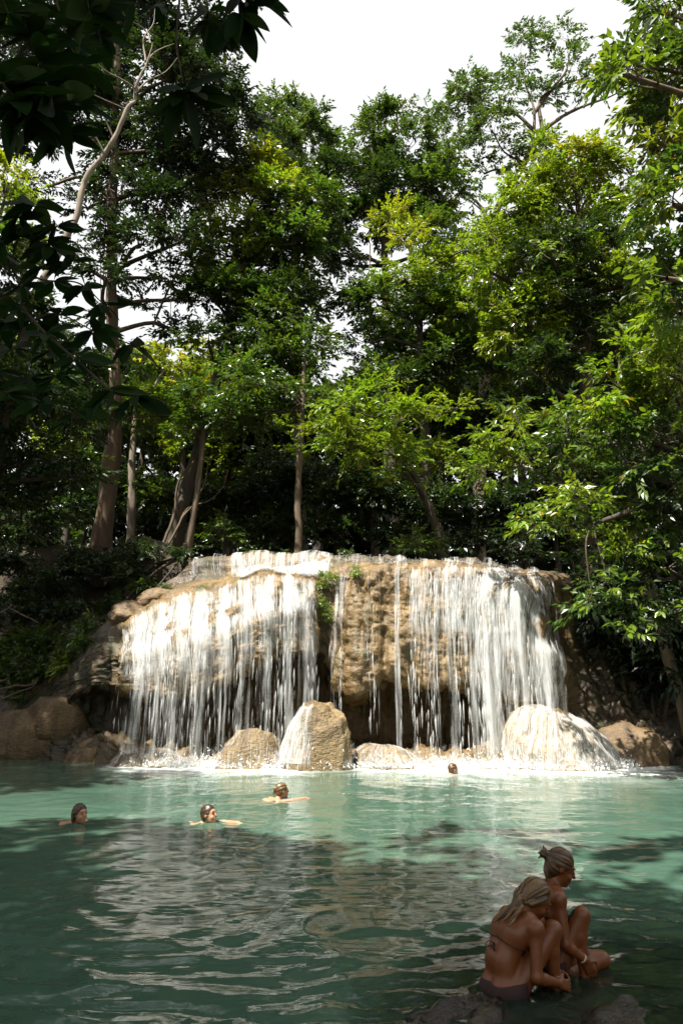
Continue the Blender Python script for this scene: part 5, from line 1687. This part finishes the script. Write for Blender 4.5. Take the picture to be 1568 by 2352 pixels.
# ------------------------------------------------------------------ people: one continuous surface each, from a blended distance field
def surface_nets(f, origin, h):
    s = f < 0
    nx, ny, nz = f.shape
    cs = [s[i:nx - 1 + i, j:ny - 1 + j, k:nz - 1 + k] for i in (0, 1) for j in (0, 1) for k in (0, 1)]
    cnt = sum(c.astype(np.int8) for c in cs)
    act = (cnt > 0) & (cnt < 8)
    ci = np.argwhere(act)
    corner = [(i, j, k) for i in (0, 1) for j in (0, 1) for k in (0, 1)]
    vals = np.stack([f[ci[:, 0] + a_[0], ci[:, 1] + a_[1], ci[:, 2] + a_[2]] for a_ in corner], 1)
    acc = np.zeros((len(ci), 3))
    num = np.zeros(len(ci))
    for a_ in range(8):
        for b_ in range(a_ + 1, 8):
            A, Bc = np.array(corner[a_]), np.array(corner[b_])
            if np.abs(A - Bc).sum() != 1:
                continue
            va, vb = vals[:, a_], vals[:, b_]
            cr_ = (va < 0) != (vb < 0)
            t = np.where(cr_, va / np.where(cr_, va - vb, 1), 0)
            acc += cr_[:, None] * (A + t[:, None] * (Bc - A))
            num += cr_
    V = origin + (ci + acc / num[:, None]) * h
    gid = -np.ones(act.shape, np.int64)
    gid[act] = np.arange(len(ci))
    Fs = []
    for ax in range(3):
        o1, o2 = [a_ for a_ in range(3) if a_ != ax]
        sl0 = [slice(None)] * 3
        sl1 = [slice(None)] * 3
        sl0[ax] = slice(0, f.shape[ax] - 1)
        sl1[ax] = slice(1, f.shape[ax])
        e = np.argwhere(s[tuple(sl0)] != s[tuple(sl1)])
        e = e[(e[:, o1] > 0) & (e[:, o2] > 0) & (e[:, o1] < f.shape[o1] - 1) & (e[:, o2] < f.shape[o2] - 1)]
        d1 = np.zeros(3, int)
        d1[o1] = 1
        d2 = np.zeros(3, int)
        d2[o2] = 1
        q_ = [gid[tuple((e - a_).T)] for a_ in (d1 * 0, d1, d1 + d2, d2)]
        quad = np.stack(q_, 1)
        fl = s[tuple(e.T)]
        if ax == 1:
            fl = ~fl
        quad[fl] = quad[fl][:, ::-1]
        Fs.append(quad)
    Fs = np.concatenate(Fs)
    Fs = Fs[(Fs >= 0).all(1)]
    a_, b_, c_ = V[Fs[:, 0]], V[Fs[:, 1]], V[Fs[:, 2]]
    if (a_ * np.cross(b_, c_)).sum() < 0:
        Fs = Fs[:, ::-1]
    return V, Fs


class SDF:
    def __init__(self, lo, hi, h):
        self.h = h
        self.lo = np.asarray(lo, float)
        n = np.ceil((np.asarray(hi) - self.lo) / h).astype(int) + 1
        self.f = np.full(n, 0.3)
        self.ax = [self.lo[k] + h * np.arange(n[k]) for k in range(3)]

    def _box(self, lo, hi):
        s = [slice(max(0, int((lo[k] - self.lo[k]) / self.h)), max(0, int((hi[k] - self.lo[k]) / self.h) + 2)) for k in range(3)]
        P = np.stack(np.meshgrid(*[self.ax[k][s[k]] for k in range(3)], indexing='ij'), -1)
        return tuple(s), P

    def _join(self, s, d, k):
        a_ = self.f[s]
        hh = np.clip(0.5 + 0.5 * (a_ - d) / k, 0, 1)
        self.f[s] = a_ * (1 - hh) + d * hh - k * hh * (1 - hh)

    def cone(self, a_, b_, r1, r2, k=0.02):
        a_, b_ = np.asarray(a_, float), np.asarray(b_, float)
        m_ = max(r1, r2) + 0.03 + 2 * k
        s, P = self._box(np.minimum(a_, b_) - m_, np.maximum(a_, b_) + m_)
        if P.size == 0:
            return
        ab = b_ - a_
        t = np.clip(((P - a_) @ ab) / (ab @ ab + 1e-9), 0, 1)
        d = np.linalg.norm(P - a_ - t[..., None] * ab, axis=-1) - (r1 + (r2 - r1) * t)
        self._join(s, d, k)

    def ell(self, c, r, k=0.02, rot=None, cut=False):
        c, r = np.asarray(c, float), np.asarray(r, float)
        m_ = r.max() + 0.03 + 2 * k
        s, P = self._box(c - m_, c + m_)
        if P.size == 0:
            return
        q_ = P - c
        if rot is not None:
            q_ = q_ @ rot
        k0 = np.linalg.norm(q_ / r, axis=-1)
        k1 = np.linalg.norm(q_ / (r * r), axis=-1) + 1e-9
        d = k0 * (k0 - 1) / k1
        if cut:
            a_ = self.f[s]
            hh = np.clip(0.5 - 0.5 * (a_ + d) / k, 0, 1)
            self.f[s] = a_ * (1 - hh) - d * hh + k * hh * (1 - hh)
        else:
            self._join(s, d, k)

    def obj(self, name, mat, parent, strands=None):
        V, Fq = surface_nets(self.f, self.lo, self.h)
        if strands is not None:                       # combed grooves running towards the tie of the hair
            c0, ax_ = np.asarray(strands[0], float), np.asarray(strands[1], float)
            ax_ = ax_ / np.linalg.norm(ax_)
            e1 = np.cross(ax_, [0.2, 0.3, 0.9])
            e1 /= np.linalg.norm(e1)
            e2 = np.cross(ax_, e1)
            dd = V - c0
            an_ = np.arctan2(dd @ e2, dd @ e1)
            al = dd @ ax_
            g_ = fbm(np.stack([np.cos(an_) * 11, np.sin(an_) * 11, al * 7], -1), 3, 5)
            cen = V.mean(0)
            nrm = dd - (al[:, None] * ax_)
            nrm /= np.linalg.norm(nrm, axis=1)[:, None] + 1e-6
            V = V + nrm * (g_ * 0.0055)[:, None]
        o = obj(name, mesh_np(name, V, Fq, [mat], True, {'strand': ('POINT', 'FLOAT', g_)} if strands is not None else None), parent)
        return o


def frame(yaw, pitch=0.0, roll=0.0):
    """columns: forward, left, up; yaw 0 looks along +x, pitch > 0 looks down"""
    return np.array(Matrix.Rotation(yaw, 3, 'Z') @ Matrix.Rotation(pitch, 3, 'Y') @ Matrix.Rotation(roll, 3, 'X'))


def add_head(S, c, Rm, k=0.012, sc=1.0):
    w_ = lambda f, l, u_: np.asarray(c) + Rm @ (np.array([f, l, u_]) * sc)
    S.ell(w_(-0.012, 0, 0.015), np.array([0.095, 0.074, 0.092]) * sc, k, Rm)
    S.ell(w_(0.028, 0, -0.052), np.array([0.062, 0.054, 0.068]) * sc, 0.02, Rm)
    S.ell(w_(0.062, 0, -0.104), np.array([0.024, 0.026, 0.020]) * sc, 0.02, Rm)
    for e in (-1, 1):
        S.ell(w_(0.090, e * 0.032, -0.002), np.array([0.016, 0.019, 0.012]) * sc, 0.010, Rm, True)
        S.ell(w_(0.070, e * 0.032, -0.004), np.array([0.014, 0.014, 0.012]) * sc, 0.004, Rm)
        S.ell(w_(0.060, e * 0.036, -0.042), np.array([0.026, 0.020, 0.022]) * sc, 0.015, Rm)
        S.ell(w_(-0.008, e * 0.074, -0.014), np.array([0.020, 0.008, 0.030]) * sc, 0.005, Rm)
    S.cone(w_(0.076, -0.034, 0.020), w_(0.076, 0.034, 0.020), 0.011 * sc, 0.011 * sc, 0.012)
    S.cone(w_(0.084, 0, 0.012), w_(0.106, 0, -0.034), 0.007 * sc, 0.012 * sc, 0.010)
    S.cone(w_(0.084, -0.017, -0.066), w_(0.084, 0.017, -0.066), 0.009 * sc, 0.009 * sc, 0.007)
    S.cone(w_(0.080, -0.014, -0.079), w_(0.080, 0.014, -0.079), 0.009 * sc, 0.009 * sc, 0.007)
    return w_


def add_hand(S, wrist, d, palm_n, curl, sc=1.0, side=1):
    """palm, four unequal bent fingers, and a thumb leaving the side of the palm"""
    d = np.asarray(d, float)
    d /= np.linalg.norm(d)
    n_ = np.asarray(palm_n, float)
    n_ = n_ - n_.dot(d) * d
    n_ /= np.linalg.norm(n_)
    s_ = np.cross(d, n_) * side
    wrist = np.asarray(wrist, float)
    for off in (-0.024, -0.008, 0.008, 0.024):
        S.cone(wrist + s_ * off * 0.7, wrist + d * 0.075 * sc + s_ * off, 0.014, 0.011, 0.010)
    for off, L, in ((-0.030, 0.060), (-0.010, 0.075), (0.010, 0.080), (0.030, 0.070)):
        p = wrist + d * 0.08 * sc + s_ * off
        dd = d.copy()
        for seg_, fr in enumerate((0.45, 0.32, 0.23)):
            ang = curl * (seg_ + 0.6)
            dd = d * math.cos(ang) + n_ * math.sin(ang)
            q_ = p + dd * L * fr * sc
            S.cone(p, q_, 0.0085 - 0.0008 * seg_, 0.0078 - 0.0008 * seg_, 0.003)
            p = q_
    p = wrist + d * 0.025 * sc + s_ * 0.03
    q_ = p + (d * 0.55 + s_ * 0.7 + n_ * 0.35) * 0.040 * sc
    S.cone(p, q_, 0.012, 0.0095, 0.008)
    S.cone(q_, q_ + (d * 0.9 + n_ * 0.5) * 0.030 * sc, 0.0095, 0.008, 0.003)


def add_foot(S, ankle, toe, k=0.015):
    ankle, toe = np.asarray(ankle, float), np.asarray(toe, float)
    d = toe - ankle
    d[2] = 0
    d /= np.linalg.norm(d)
    s_ = np.array([-d[1], d[0], 0])
    heel = ankle - d * 0.035 + np.array([0, 0, -0.030])
    ball = toe - d * 0.05
    S.cone(ankle, heel, 0.032, 0.026, k)
    S.cone(ankle + np.array([0, 0, -0.01]), ball + np.array([0, 0, 0.012]), 0.032, 0.024, 0.02)
    S.cone(heel, ball, 0.026, 0.026, 0.02)
    for i, off in enumerate((0.030, 0.014, 0.0, -0.014, -0.026)):
        S.cone(ball + s_ * off, toe + s_ * off * 1.1 - d * (0.006 * abs(i)), 0.013, 0.0085 if i else 0.012, 0.006)


def torso(S, pelvis, waist, chest, neck, left, wid=1.0):
    """hips, waist, rib cage as broad blended masses; left is the unit lateral axis"""
    pel, wa, ch, nk = (np.asarray(v, float) for v in (pelvis, waist, chest, neck))
    for e in (-1, 1):
        S.cone(pel + left * e * 0.066 * wid, wa + left * e * 0.046 * wid, 0.082, 0.068, 0.05)
        S.cone(wa + left * e * 0.046 * wid, ch + left * e * 0.065 * wid, 0.068, 0.083, 0.05)
        S.cone(ch + left * e * 0.065 * wid, nk + left * e * 0.10 * wid - (nk - ch) * 0.15, 0.085, 0.048, 0.05)
    S.cone(ch, nk, 0.08, 0.046, 0.04)


M_SKIN_TAN = skin_material('tanned_skin', (0.155, 0.048, 0.011))
M_SKIN = skin_material('fair_skin', (0.38, 0.19, 0.11))
M_HAIR_BLOND = hair_material('wet_blond_hair', (0.022, 0.011, 0.004), (0.15, 0.082, 0.026))
M_HAIR_BROWN = hair_material('brown_hair', (0.02275, 0.0104, 0.0039), (0.1105, 0.05525, 0.0195))
M_HAIR_DARK = hair_material('dark_hair', (0.013, 0.00715, 0.0039), (0.0455, 0.0247, 0.0117))
M_CLOTH = plain_material('bikini_cloth', (0.02925, 0.0117, 0.0091), 0.8)
M_EYE = plain_material('eye_dark', (0.013, 0.00975, 0.0078), 0.3)


def cloth(S, name, region, parent):
    """a thin garment: the body's surface grown by a few millimetres inside a region of the body's own frame"""
    G = SDF.__new__(SDF)
    G.h, G.lo = S.h, S.lo
    P_ = np.stack(np.meshgrid(*S.ax, indexing='ij'), -1) @ Fm
    G.f = np.maximum(np.maximum(BODY_F[0] - 0.006, region(P_)), -(BODY_F[0] + 0.010))
    return G.obj(name, M_CLOTH, parent)


BODY_F = [None]


def head_details(root, w_, Rm, mat_brow, sc=1.0):
    for e in (-1, 1):
        bm = bmesh.new()
        bmesh.ops.create_uvsphere(bm, u_segments=10, v_segments=8, radius=1)
        me = bpy.data.meshes.new('eye')
        bm.to_mesh(me)
        bm.free()
        me.materials.append(M_EYE)
        o = obj('eye', me, root)
        p = w_(0.080, e * 0.032, -0.004)
        m = Matrix(Rm).to_4x4() @ Matrix.Diagonal((0.006 * sc, 0.011 * sc, 0.0055 * sc, 1))
        m.translation = Vector(p)
        o.matrix_local = m
        t = Tubes()
        t.add(np.array([w_(0.088, e * 0.012, 0.018), w_(0.088, e * 0.032, 0.024), w_(0.074, e * 0.052, 0.018)]), np.array([0.003, 0.0045, 0.002]) * sc, 5)
        t.build('eyebrow', mat_brow, root)


# --- squatting person in front
GROUND1 = -0.045
P1 = np.array([1.06, 4.66, -0.05])
root = empty('person', P1)
root.scale = (0.87, 0.87, 0.87)
tag(root, 'person squatting on the shelf with bare back, bikini string and long wet blond hair', 'person')
YW = math.radians(20)
Fm = frame(YW)
T_ = lambda f, l, u_: Fm @ np.array([f, l, u_])
left = T_(0, 1, 0)
S = SDF((-0.45, -0.42, -0.12), (0.48, 0.5, 0.80), 0.0075)
pel, wa, ch, nk = T_(-0.195, 0, 0.09), T_(-0.185, 0, 0.25), T_(-0.10, 0, 0.41), T_(0.0, 0, 0.505)
torso(S, pel, wa, ch, nk, left)
S.ell(T_(-0.225, -0.06, 0.065), (0.075, 0.072, 0.085), 0.05)
S.ell(T_(-0.225, 0.06, 0.065), (0.075, 0.072, 0.085), 0.05)
for e in (-1, 1):
    hip, kn, an = T_(-0.16, e * 0.09, 0.08), T_(0.165, e * 0.095, 0.415), T_(0.165, e * 0.085, 0.035)
    S.cone(hip, kn, 0.085, 0.054, 0.03)
    S.ell(kn + T_(0.004, 0, -0.006), (0.052, 0.050, 0.052), 0.02)
    cf = kn * 0.68 + an * 0.32 + T_(-0.025, 0, 0)
    S.cone(kn, cf, 0.050, 0.050, 0.02)
    S.cone(cf, an, 0.050, 0.031, 0.02)
    add_foot(S, an, T_(0.31, e * 0.10, GROUND1 + 0.03))
    sh = T_(-0.02, e * 0.165, 0.455)
    S.ell(sh, (0.054, 0.054, 0.052), 0.035)
    S.cone(nk - T_(0.02, 0, 0.02), sh, 0.048, 0.045, 0.03)
    el = T_(-0.055, -0.205, 0.19) if e < 0 else T_(0.06, 0.21, 0.22)
    S.cone(sh, el, 0.046, 0.036, 0.025)
    wr = T_(0.15, -0.145, 0.115) if e < 0 else T_(0.2, 0.02, 0.14)
    fm_ = el * 0.7 + wr * 0.3
    S.cone(el, fm_, 0.037, 0.036, 0.015)
    S.cone(fm_, wr, 0.036, 0.024, 0.015)
    add_hand(S, wr, T_(0.8, 0.15 if e < 0 else -0.7, -0.25), T_(0.1, 0.9, -0.3) if e < 0 else T_(-0.2, -0.6, -0.6), 0.55, 1.0, -e)
Rh = frame(YW - 0.42, 0.60)
hc = T_(0.115, 0, 0.585)
S.cone(nk, hc + Rh @ np.array([-0.03, 0, -0.055]), 0.050, 0.050, 0.025)
w_ = add_head(S, hc, Rh)
BODY_F[0] = S.f.copy()
body = S.obj('body', M_SKIN_TAN, root)
head_details(root, w_, Rh, M_HAIR_BROWN)
Hs = SDF((-0.4, -0.3, 0.3), (0.4, 0.4, 0.80), 0.0065)
Hs.ell(w_(-0.022, 0, 0.026), (0.104, 0.084, 0.098), 0.02, Rh)
Hs.ell(w_(-0.055, 0, -0.04), (0.070, 0.075, 0.085), 0.03, Rh)
Hs.ell(w_(0.085, 0, -0.055), (0.085, 0.070, 0.095), 0.012, Rh, True)
Hs.cone(w_(-0.075, 0, 0.0), w_(-0.115, 0, -0.045), 0.045, 0.030, 0.03)
for i, (o1, o2, o3) in enumerate(((0.012, 0.0, 0.0), (-0.012, 0.025, 0.012), (-0.035, 0.01, 0.004), (0.03, 0.04, -0.006), (-0.055, 0.035, 0.008))):
    a_ = w_(-0.115, o1 * 0.5, -0.045)
    b_ = T_(-0.055 - 0.3 * o2, o1 * 1.2 - 0.02, 0.555 + o3)
    c_ = T_(-0.165 - o2, o1 * 1.9 - 0.03, 0.488 + o3 - 0.5 * o2)
    Hs.cone(a_, b_, 0.020, 0.015, 0.014)
    Hs.cone(b_, c_, 0.015, 0.006, 0.010)
for e in (-1, 1):
    Hs.cone(w_(0.02, e * 0.070, 0.03), w_(-0.03, e * 0.076, -0.045), 0.014, 0.012, 0.02)
Hs.obj('hair', M_HAIR_BLOND, root, (w_(0, 0, 0.02), T_(1, 0, 0.25)))
# bikini: string round the back, its bow, neck string, bottom
bvb = BVHTree.FromObject(body, bpy.context.evaluated_depsgraph_get())


def on_body(p, lift=0.004):
    h = bvb.find_nearest(Vector(p))
    return np.array(h[0] + h[1] * lift)


t = Tubes()
ring = []
for a_ in np.linspace(0, 2 * np.pi, 33):
    c0 = T_(-0.135, 0, 0.345)
    d = T_(math.cos(a_) * 0.85, math.sin(a_) * 1.1, math.cos(a_) * -0.35)
    ring.append(on_body(c0 + d * 0.12))
t.add(np.array(ring), np.full(33, 0.0042), 5)
bow = on_body(T_(-0.30, 0.0, 0.40))
for q_ in ([(0, 0, 0), (-0.03, 0.02, 0.012), (-0.045, 0.03, -0.02), (-0.02, 0.01, -0.015), (0, 0, 0)], [(0, 0, 0), (-0.03, -0.03, 0.006), (-0.03, -0.045, -0.03), (-0.01, -0.02, -0.02), (0, 0, 0)],
           [(0, 0, 0), (-0.02, 0.01, -0.04), (-0.012, 0.012, -0.11)], [(0, 0, 0), (-0.02, -0.01, -0.05), (-0.016, -0.012, -0.13)]):
    t.add(smooth_path(bow + np.array([T_(*v) for v in q_]), 14), np.full(14, 0.0034), 5)
t.build('bikini_string', M_CLOTH, root)
cloth(S, 'bikini_bottom', lambda q_: np.maximum(np.maximum(q_[..., 2] - 0.135 - 0.15 * (q_[..., 0] + 0.25), q_[..., 0] + 0.10), np.abs(q_[..., 1]) - 0.19), root)

# --- sitting person behind
P2 = np.array([1.365, 4.98, -0.04])
root = empty('person', P2)
root.scale = (0.87, 0.87, 0.87)
tag(root, 'person sitting with one knee raised and hair in a bun, behind the squatting blond one', 'person')
Fm = frame(math.radians(6))
left = T_(0, 1, 0)
S = SDF((-0.40, -0.42, -0.12), (0.50, 0.42, 0.92), 0.0075)
pel, wa, ch, nk = T_(-0.13, 0, 0.10), T_(-0.14, 0, 0.26), T_(-0.10, 0, 0.43), T_(-0.035, 0, 0.575)
torso(S, pel, wa, ch, nk, left)
S.ell(T_(-0.03, -0.06, 0.42), (0.05, 0.055, 0.05), 0.03)
S.ell(T_(-0.03, 0.06, 0.42), (0.05, 0.055, 0.05), 0.03)
hip, kn, an = T_(-0.09, -0.10, 0.10), T_(0.10, -0.145, 0.42), T_(0.085, -0.15, 0.035)
S.cone(hip, kn, 0.085, 0.055, 0.03)
S.ell(kn, (0.052, 0.050, 0.054), 0.02)
cf = kn * 0.66 + an * 0.34 + T_(-0.025, 0, 0)
S.cone(kn, cf, 0.050, 0.051, 0.02)
S.cone(cf, an, 0.051, 0.031, 0.02)
add_foot(S, an, T_(0.22, -0.18, -0.02))
hip, kn, an = T_(-0.08, 0.09, 0.09), T_(0.29, 0.02, 0.085), T_(0.03, -0.05, 0.03)
S.cone(hip, kn, 0.085, 0.056, 0.03)
S.ell(kn, (0.054, 0.052, 0.050), 0.02)
S.cone(kn, kn * 0.6 + an * 0.4, 0.05, 0.05, 0.02)
S.cone(kn * 0.6 + an * 0.4, an, 0.05, 0.032, 0.02)
add_foot(S, an, T_(-0.10, -0.10, -0.01))
for e in (-1, 1):
    sh = T_(-0.07, e * 0.165, 0.53)
    S.ell(sh, (0.054, 0.054, 0.052), 0.035)
    S.cone(nk - T_(0.015, 0, 0.015), sh, 0.046, 0.045, 0.03)
    el = T_(-0.06, -0.215, 0.26) if e < 0 else T_(0.03, 0.20, 0.28)
    wr = T_(0.075, -0.205, 0.155) if e < 0 else T_(0.15, 0.06, 0.16)
    S.cone(sh, el, 0.046, 0.036, 0.025)
    fm_ = el * 0.7 + wr * 0.3
    S.cone(el, fm_, 0.037, 0.035, 0.015)
    S.cone(fm_, wr, 0.035, 0.024, 0.015)
    add_hand(S, wr, T_(0.45, 0.12 if e < 0 else -0.5, -0.8), T_(0.1, 0.9, 0.1) if e < 0 else T_(-0.3, -0.6, -0.5), 0.4, 1.0, -e)
    if e < 0:
        WR, WD = wr, (wr - fm_) / np.linalg.norm(wr - fm_)
Rh = frame(math.radians(-4), 0.42)
hc = T_(0.035, 0, 0.705)
S.cone(nk, hc + Rh @ np.array([-0.03, 0, -0.06]), 0.048, 0.050, 0.025)
w_ = add_head(S, hc, Rh)
BODY_F[0] = S.f.copy()
body = S.obj('body', M_SKIN_TAN, root)
head_details(root, w_, Rh, M_HAIR_BROWN)
Hs = SDF((-0.3, -0.25, 0.5), (0.3, 0.3, 0.95), 0.0065)
Hs.ell(w_(-0.022, 0, 0.024), (0.102, 0.083, 0.098), 0.02, Rh)
Hs.ell(w_(-0.055, 0, -0.045), (0.060, 0.068, 0.075), 0.03, Rh)
Hs.ell(w_(0.090, 0, -0.055), (0.090, 0.085, 0.108), 0.012, Rh, True)
Hs.cone(w_(-0.09, 0, 0.02), w_(-0.13, 0.0, 0.028), 0.034, 0.028, 0.02)
Hs.ell(w_(-0.14, 0, 0.032), (0.036, 0.034, 0.029), 0.012)
Hs.cone(w_(-0.15, 0.02, 0.03), w_(-0.185, -0.015, 0.018), 0.015, 0.006, 0.01)
Hs.cone(w_(-0.15, -0.01, 0.015), w_(-0.170, 0.01, -0.02), 0.012, 0.004, 0.01)
Hs.cone(w_(-0.14, 0.0, 0.05), w_(-0.165, 0.012, 0.075), 0.012, 0.004, 0.01)
Hs.cone(w_(-0.10, -0.04, -0.07), w_(-0.075, -0.045, -0.13), 0.014, 0.006, 0.01)
Hs.obj('hair', M_HAIR_BROWN, root, (w_(0, 0, 0.03), w_(-0.14, 0, 0.032) - w_(0, 0, 0.03)))
bm_t = Tubes()
u1 = np.cross(WD, [0.3, 0.9, 0.1])
u1 /= np.linalg.norm(u1)
u2 = np.cross(WD, u1)
bm_t.add(np.array([WR - WD * 0.02 + 0.026 * (math.cos(a_) * u1 + math.sin(a_) * u2) for a_ in np.linspace(0, 2 * np.pi, 21)]), np.full(21, 0.006), 6)
bm_t.build('wristband', plain_material('pale_band', (0.55, 0.40, 0.30), 0.6), root)
cloth(S, 'bikini_top', lambda q_: np.maximum(np.maximum(np.abs(q_[..., 2] - 0.43 - 0.12 * q_[..., 0]) - np.where(q_[..., 0] > -0.06, 0.05, 0.012), q_[..., 0] - 0.05), np.abs(q_[..., 1]) - 0.15), root)
cloth(S, 'bikini_bottom', lambda q_: np.maximum(np.maximum(q_[..., 2] - 0.13 - 0.25 * (q_[..., 0] + 0.13), q_[..., 0] + 0.05), np.abs(q_[..., 1]) - 0.2), root)


# --- swimmers: heads and shoulders above the milky water
def swimmer(px, py, label, yaw, skin, hairmat, style, lift=0.115, pitch=-0.05):
    d_ = math.atan((py - CY) / F) - PITCH
    Y = CAM_H / math.tan(d_)
    p = at(px, py, Y)
    root = empty('person', (p[0], p[1], 0))
    tag(root, label, 'person')
    Fm = frame(yaw)
    Tl = lambda f, l, u_: Fm @ np.array([f, l, u_])
    S = SDF((-1.3, -1.3, -0.45), (1.3, 1.3, 0.30), 0.013)
    Rh = frame(yaw, pitch)
    hc = Tl(0.0, 0, lift)
    w_ = add_head(S, hc, Rh, 0.012, 1.06)
    nk = Tl(-0.09, 0, -0.055)
    S.cone(hc + Rh @ np.array([-0.03, 0, -0.05]), nk, 0.052, 0.056, 0.025)
    lf = Tl(0, 1, 0)
    torso(S, Tl(-0.60, 0, -0.20), Tl(-0.46, 0, -0.16), Tl(-0.26, 0, -0.095), nk, lf, 1.1)
    for e in (-1, 1):
        sh = Tl(-0.14, e * 0.18, -0.055)
        S.ell(sh, (0.056, 0.056, 0.054), 0.035)
        S.cone(nk, sh, 0.05, 0.048, 0.03)
        el, wr = Tl(0.08, e * 0.34, -0.075), Tl(0.30, e * 0.24, -0.07)
        if style.get('reach') == e:
            el, wr = Tl(0.10, e * 0.22, -0.035), Tl(0.36, e * 0.16, -0.012)
        S.cone(sh, el, 0.046, 0.038, 0.02)
        S.cone(el, wr, 0.038, 0.026, 0.015)
        add_hand(S, wr, Tl(0.9, -0.2 * e, -0.1), Tl(0, 0, -1), 0.15, 1.0, e)
        hip, kn, an = Tl(-0.62, e * 0.09, -0.21), Tl(-0.92, e * 0.14, -0.30), Tl(-1.1, e * 0.12, -0.22)
        S.cone(hip, kn, 0.08, 0.055, 0.03)
        S.cone(kn, an, 0.052, 0.034, 0.02)
    S.obj('body', skin, root)
    head_details(root, w_, Rh, hairmat, 1.06)
    H_ = SDF((-0.35, -0.35, -0.15), (0.35, 0.35, 0.36), 0.008)
    H_.ell(w_(-0.020, 0, 0.026), np.array([0.101, 0.081, 0.094]) * 1.06, 0.02, Rh)
    H_.ell(w_(-0.055, 0, -0.03), np.array([0.058, 0.068, 0.070]) * 1.06, 0.03, Rh)
    if style['hair'] == 'long':
        H_.cone(w_(-0.07, 0, -0.02), Tl(-0.12, 0, -0.03), 0.07, 0.04, 0.03)
        for e in (-1, 1):
            H_.cone(w_(-0.01, e * 0.072, 0.02), w_(-0.035, e * 0.075, -0.10), 0.022, 0.016, 0.02)
    if style['hair'] == 'pony':
        H_.ell(w_(-0.115, 0, 0.04), (0.026, 0.026, 0.026), 0.012)
        H_.cone(w_(-0.125, 0, 0.035), w_(-0.150, 0.0, -0.05), 0.024, 0.012, 0.012)
    H_.ell(w_(0.095, 0, -0.05), np.array([0.092, 0.09, 0.105]) * 1.06, 0.012, Rh, True)
    H_.obj('hair', hairmat, root, (w_(0, 0, 0.02), w_(-0.12, 0, 0.0) - w_(0, 0, 0.02)))
    return root


swimmer(183, 1889, 'person swimming with long wet brown hair, nearest the shaded left bank', math.radians(-35), M_SKIN, M_HAIR_DARK, {'hair': 'long'})
swimmer(480, 1888, 'person swimming with short dark hair, between the long haired and the ponytailed swimmers', math.radians(-25), M_SKIN, M_HAIR_DARK, {'hair': 'short', 'reach': 1}, 0.10, -0.2)
swimmer(648, 1832, 'person swimming with light hair tied in a ponytail and one arm stretched', math.radians(25), M_SKIN, M_HAIR_BLOND, {'hair': 'pony', 'reach': -1})
swimmer(1041, 1777, 'person swimming close under the falls with reddish brown wet hair', math.radians(15), M_SKIN, M_HAIR_BROWN, {'hair': 'short', 'reach': -1}, 0.10)
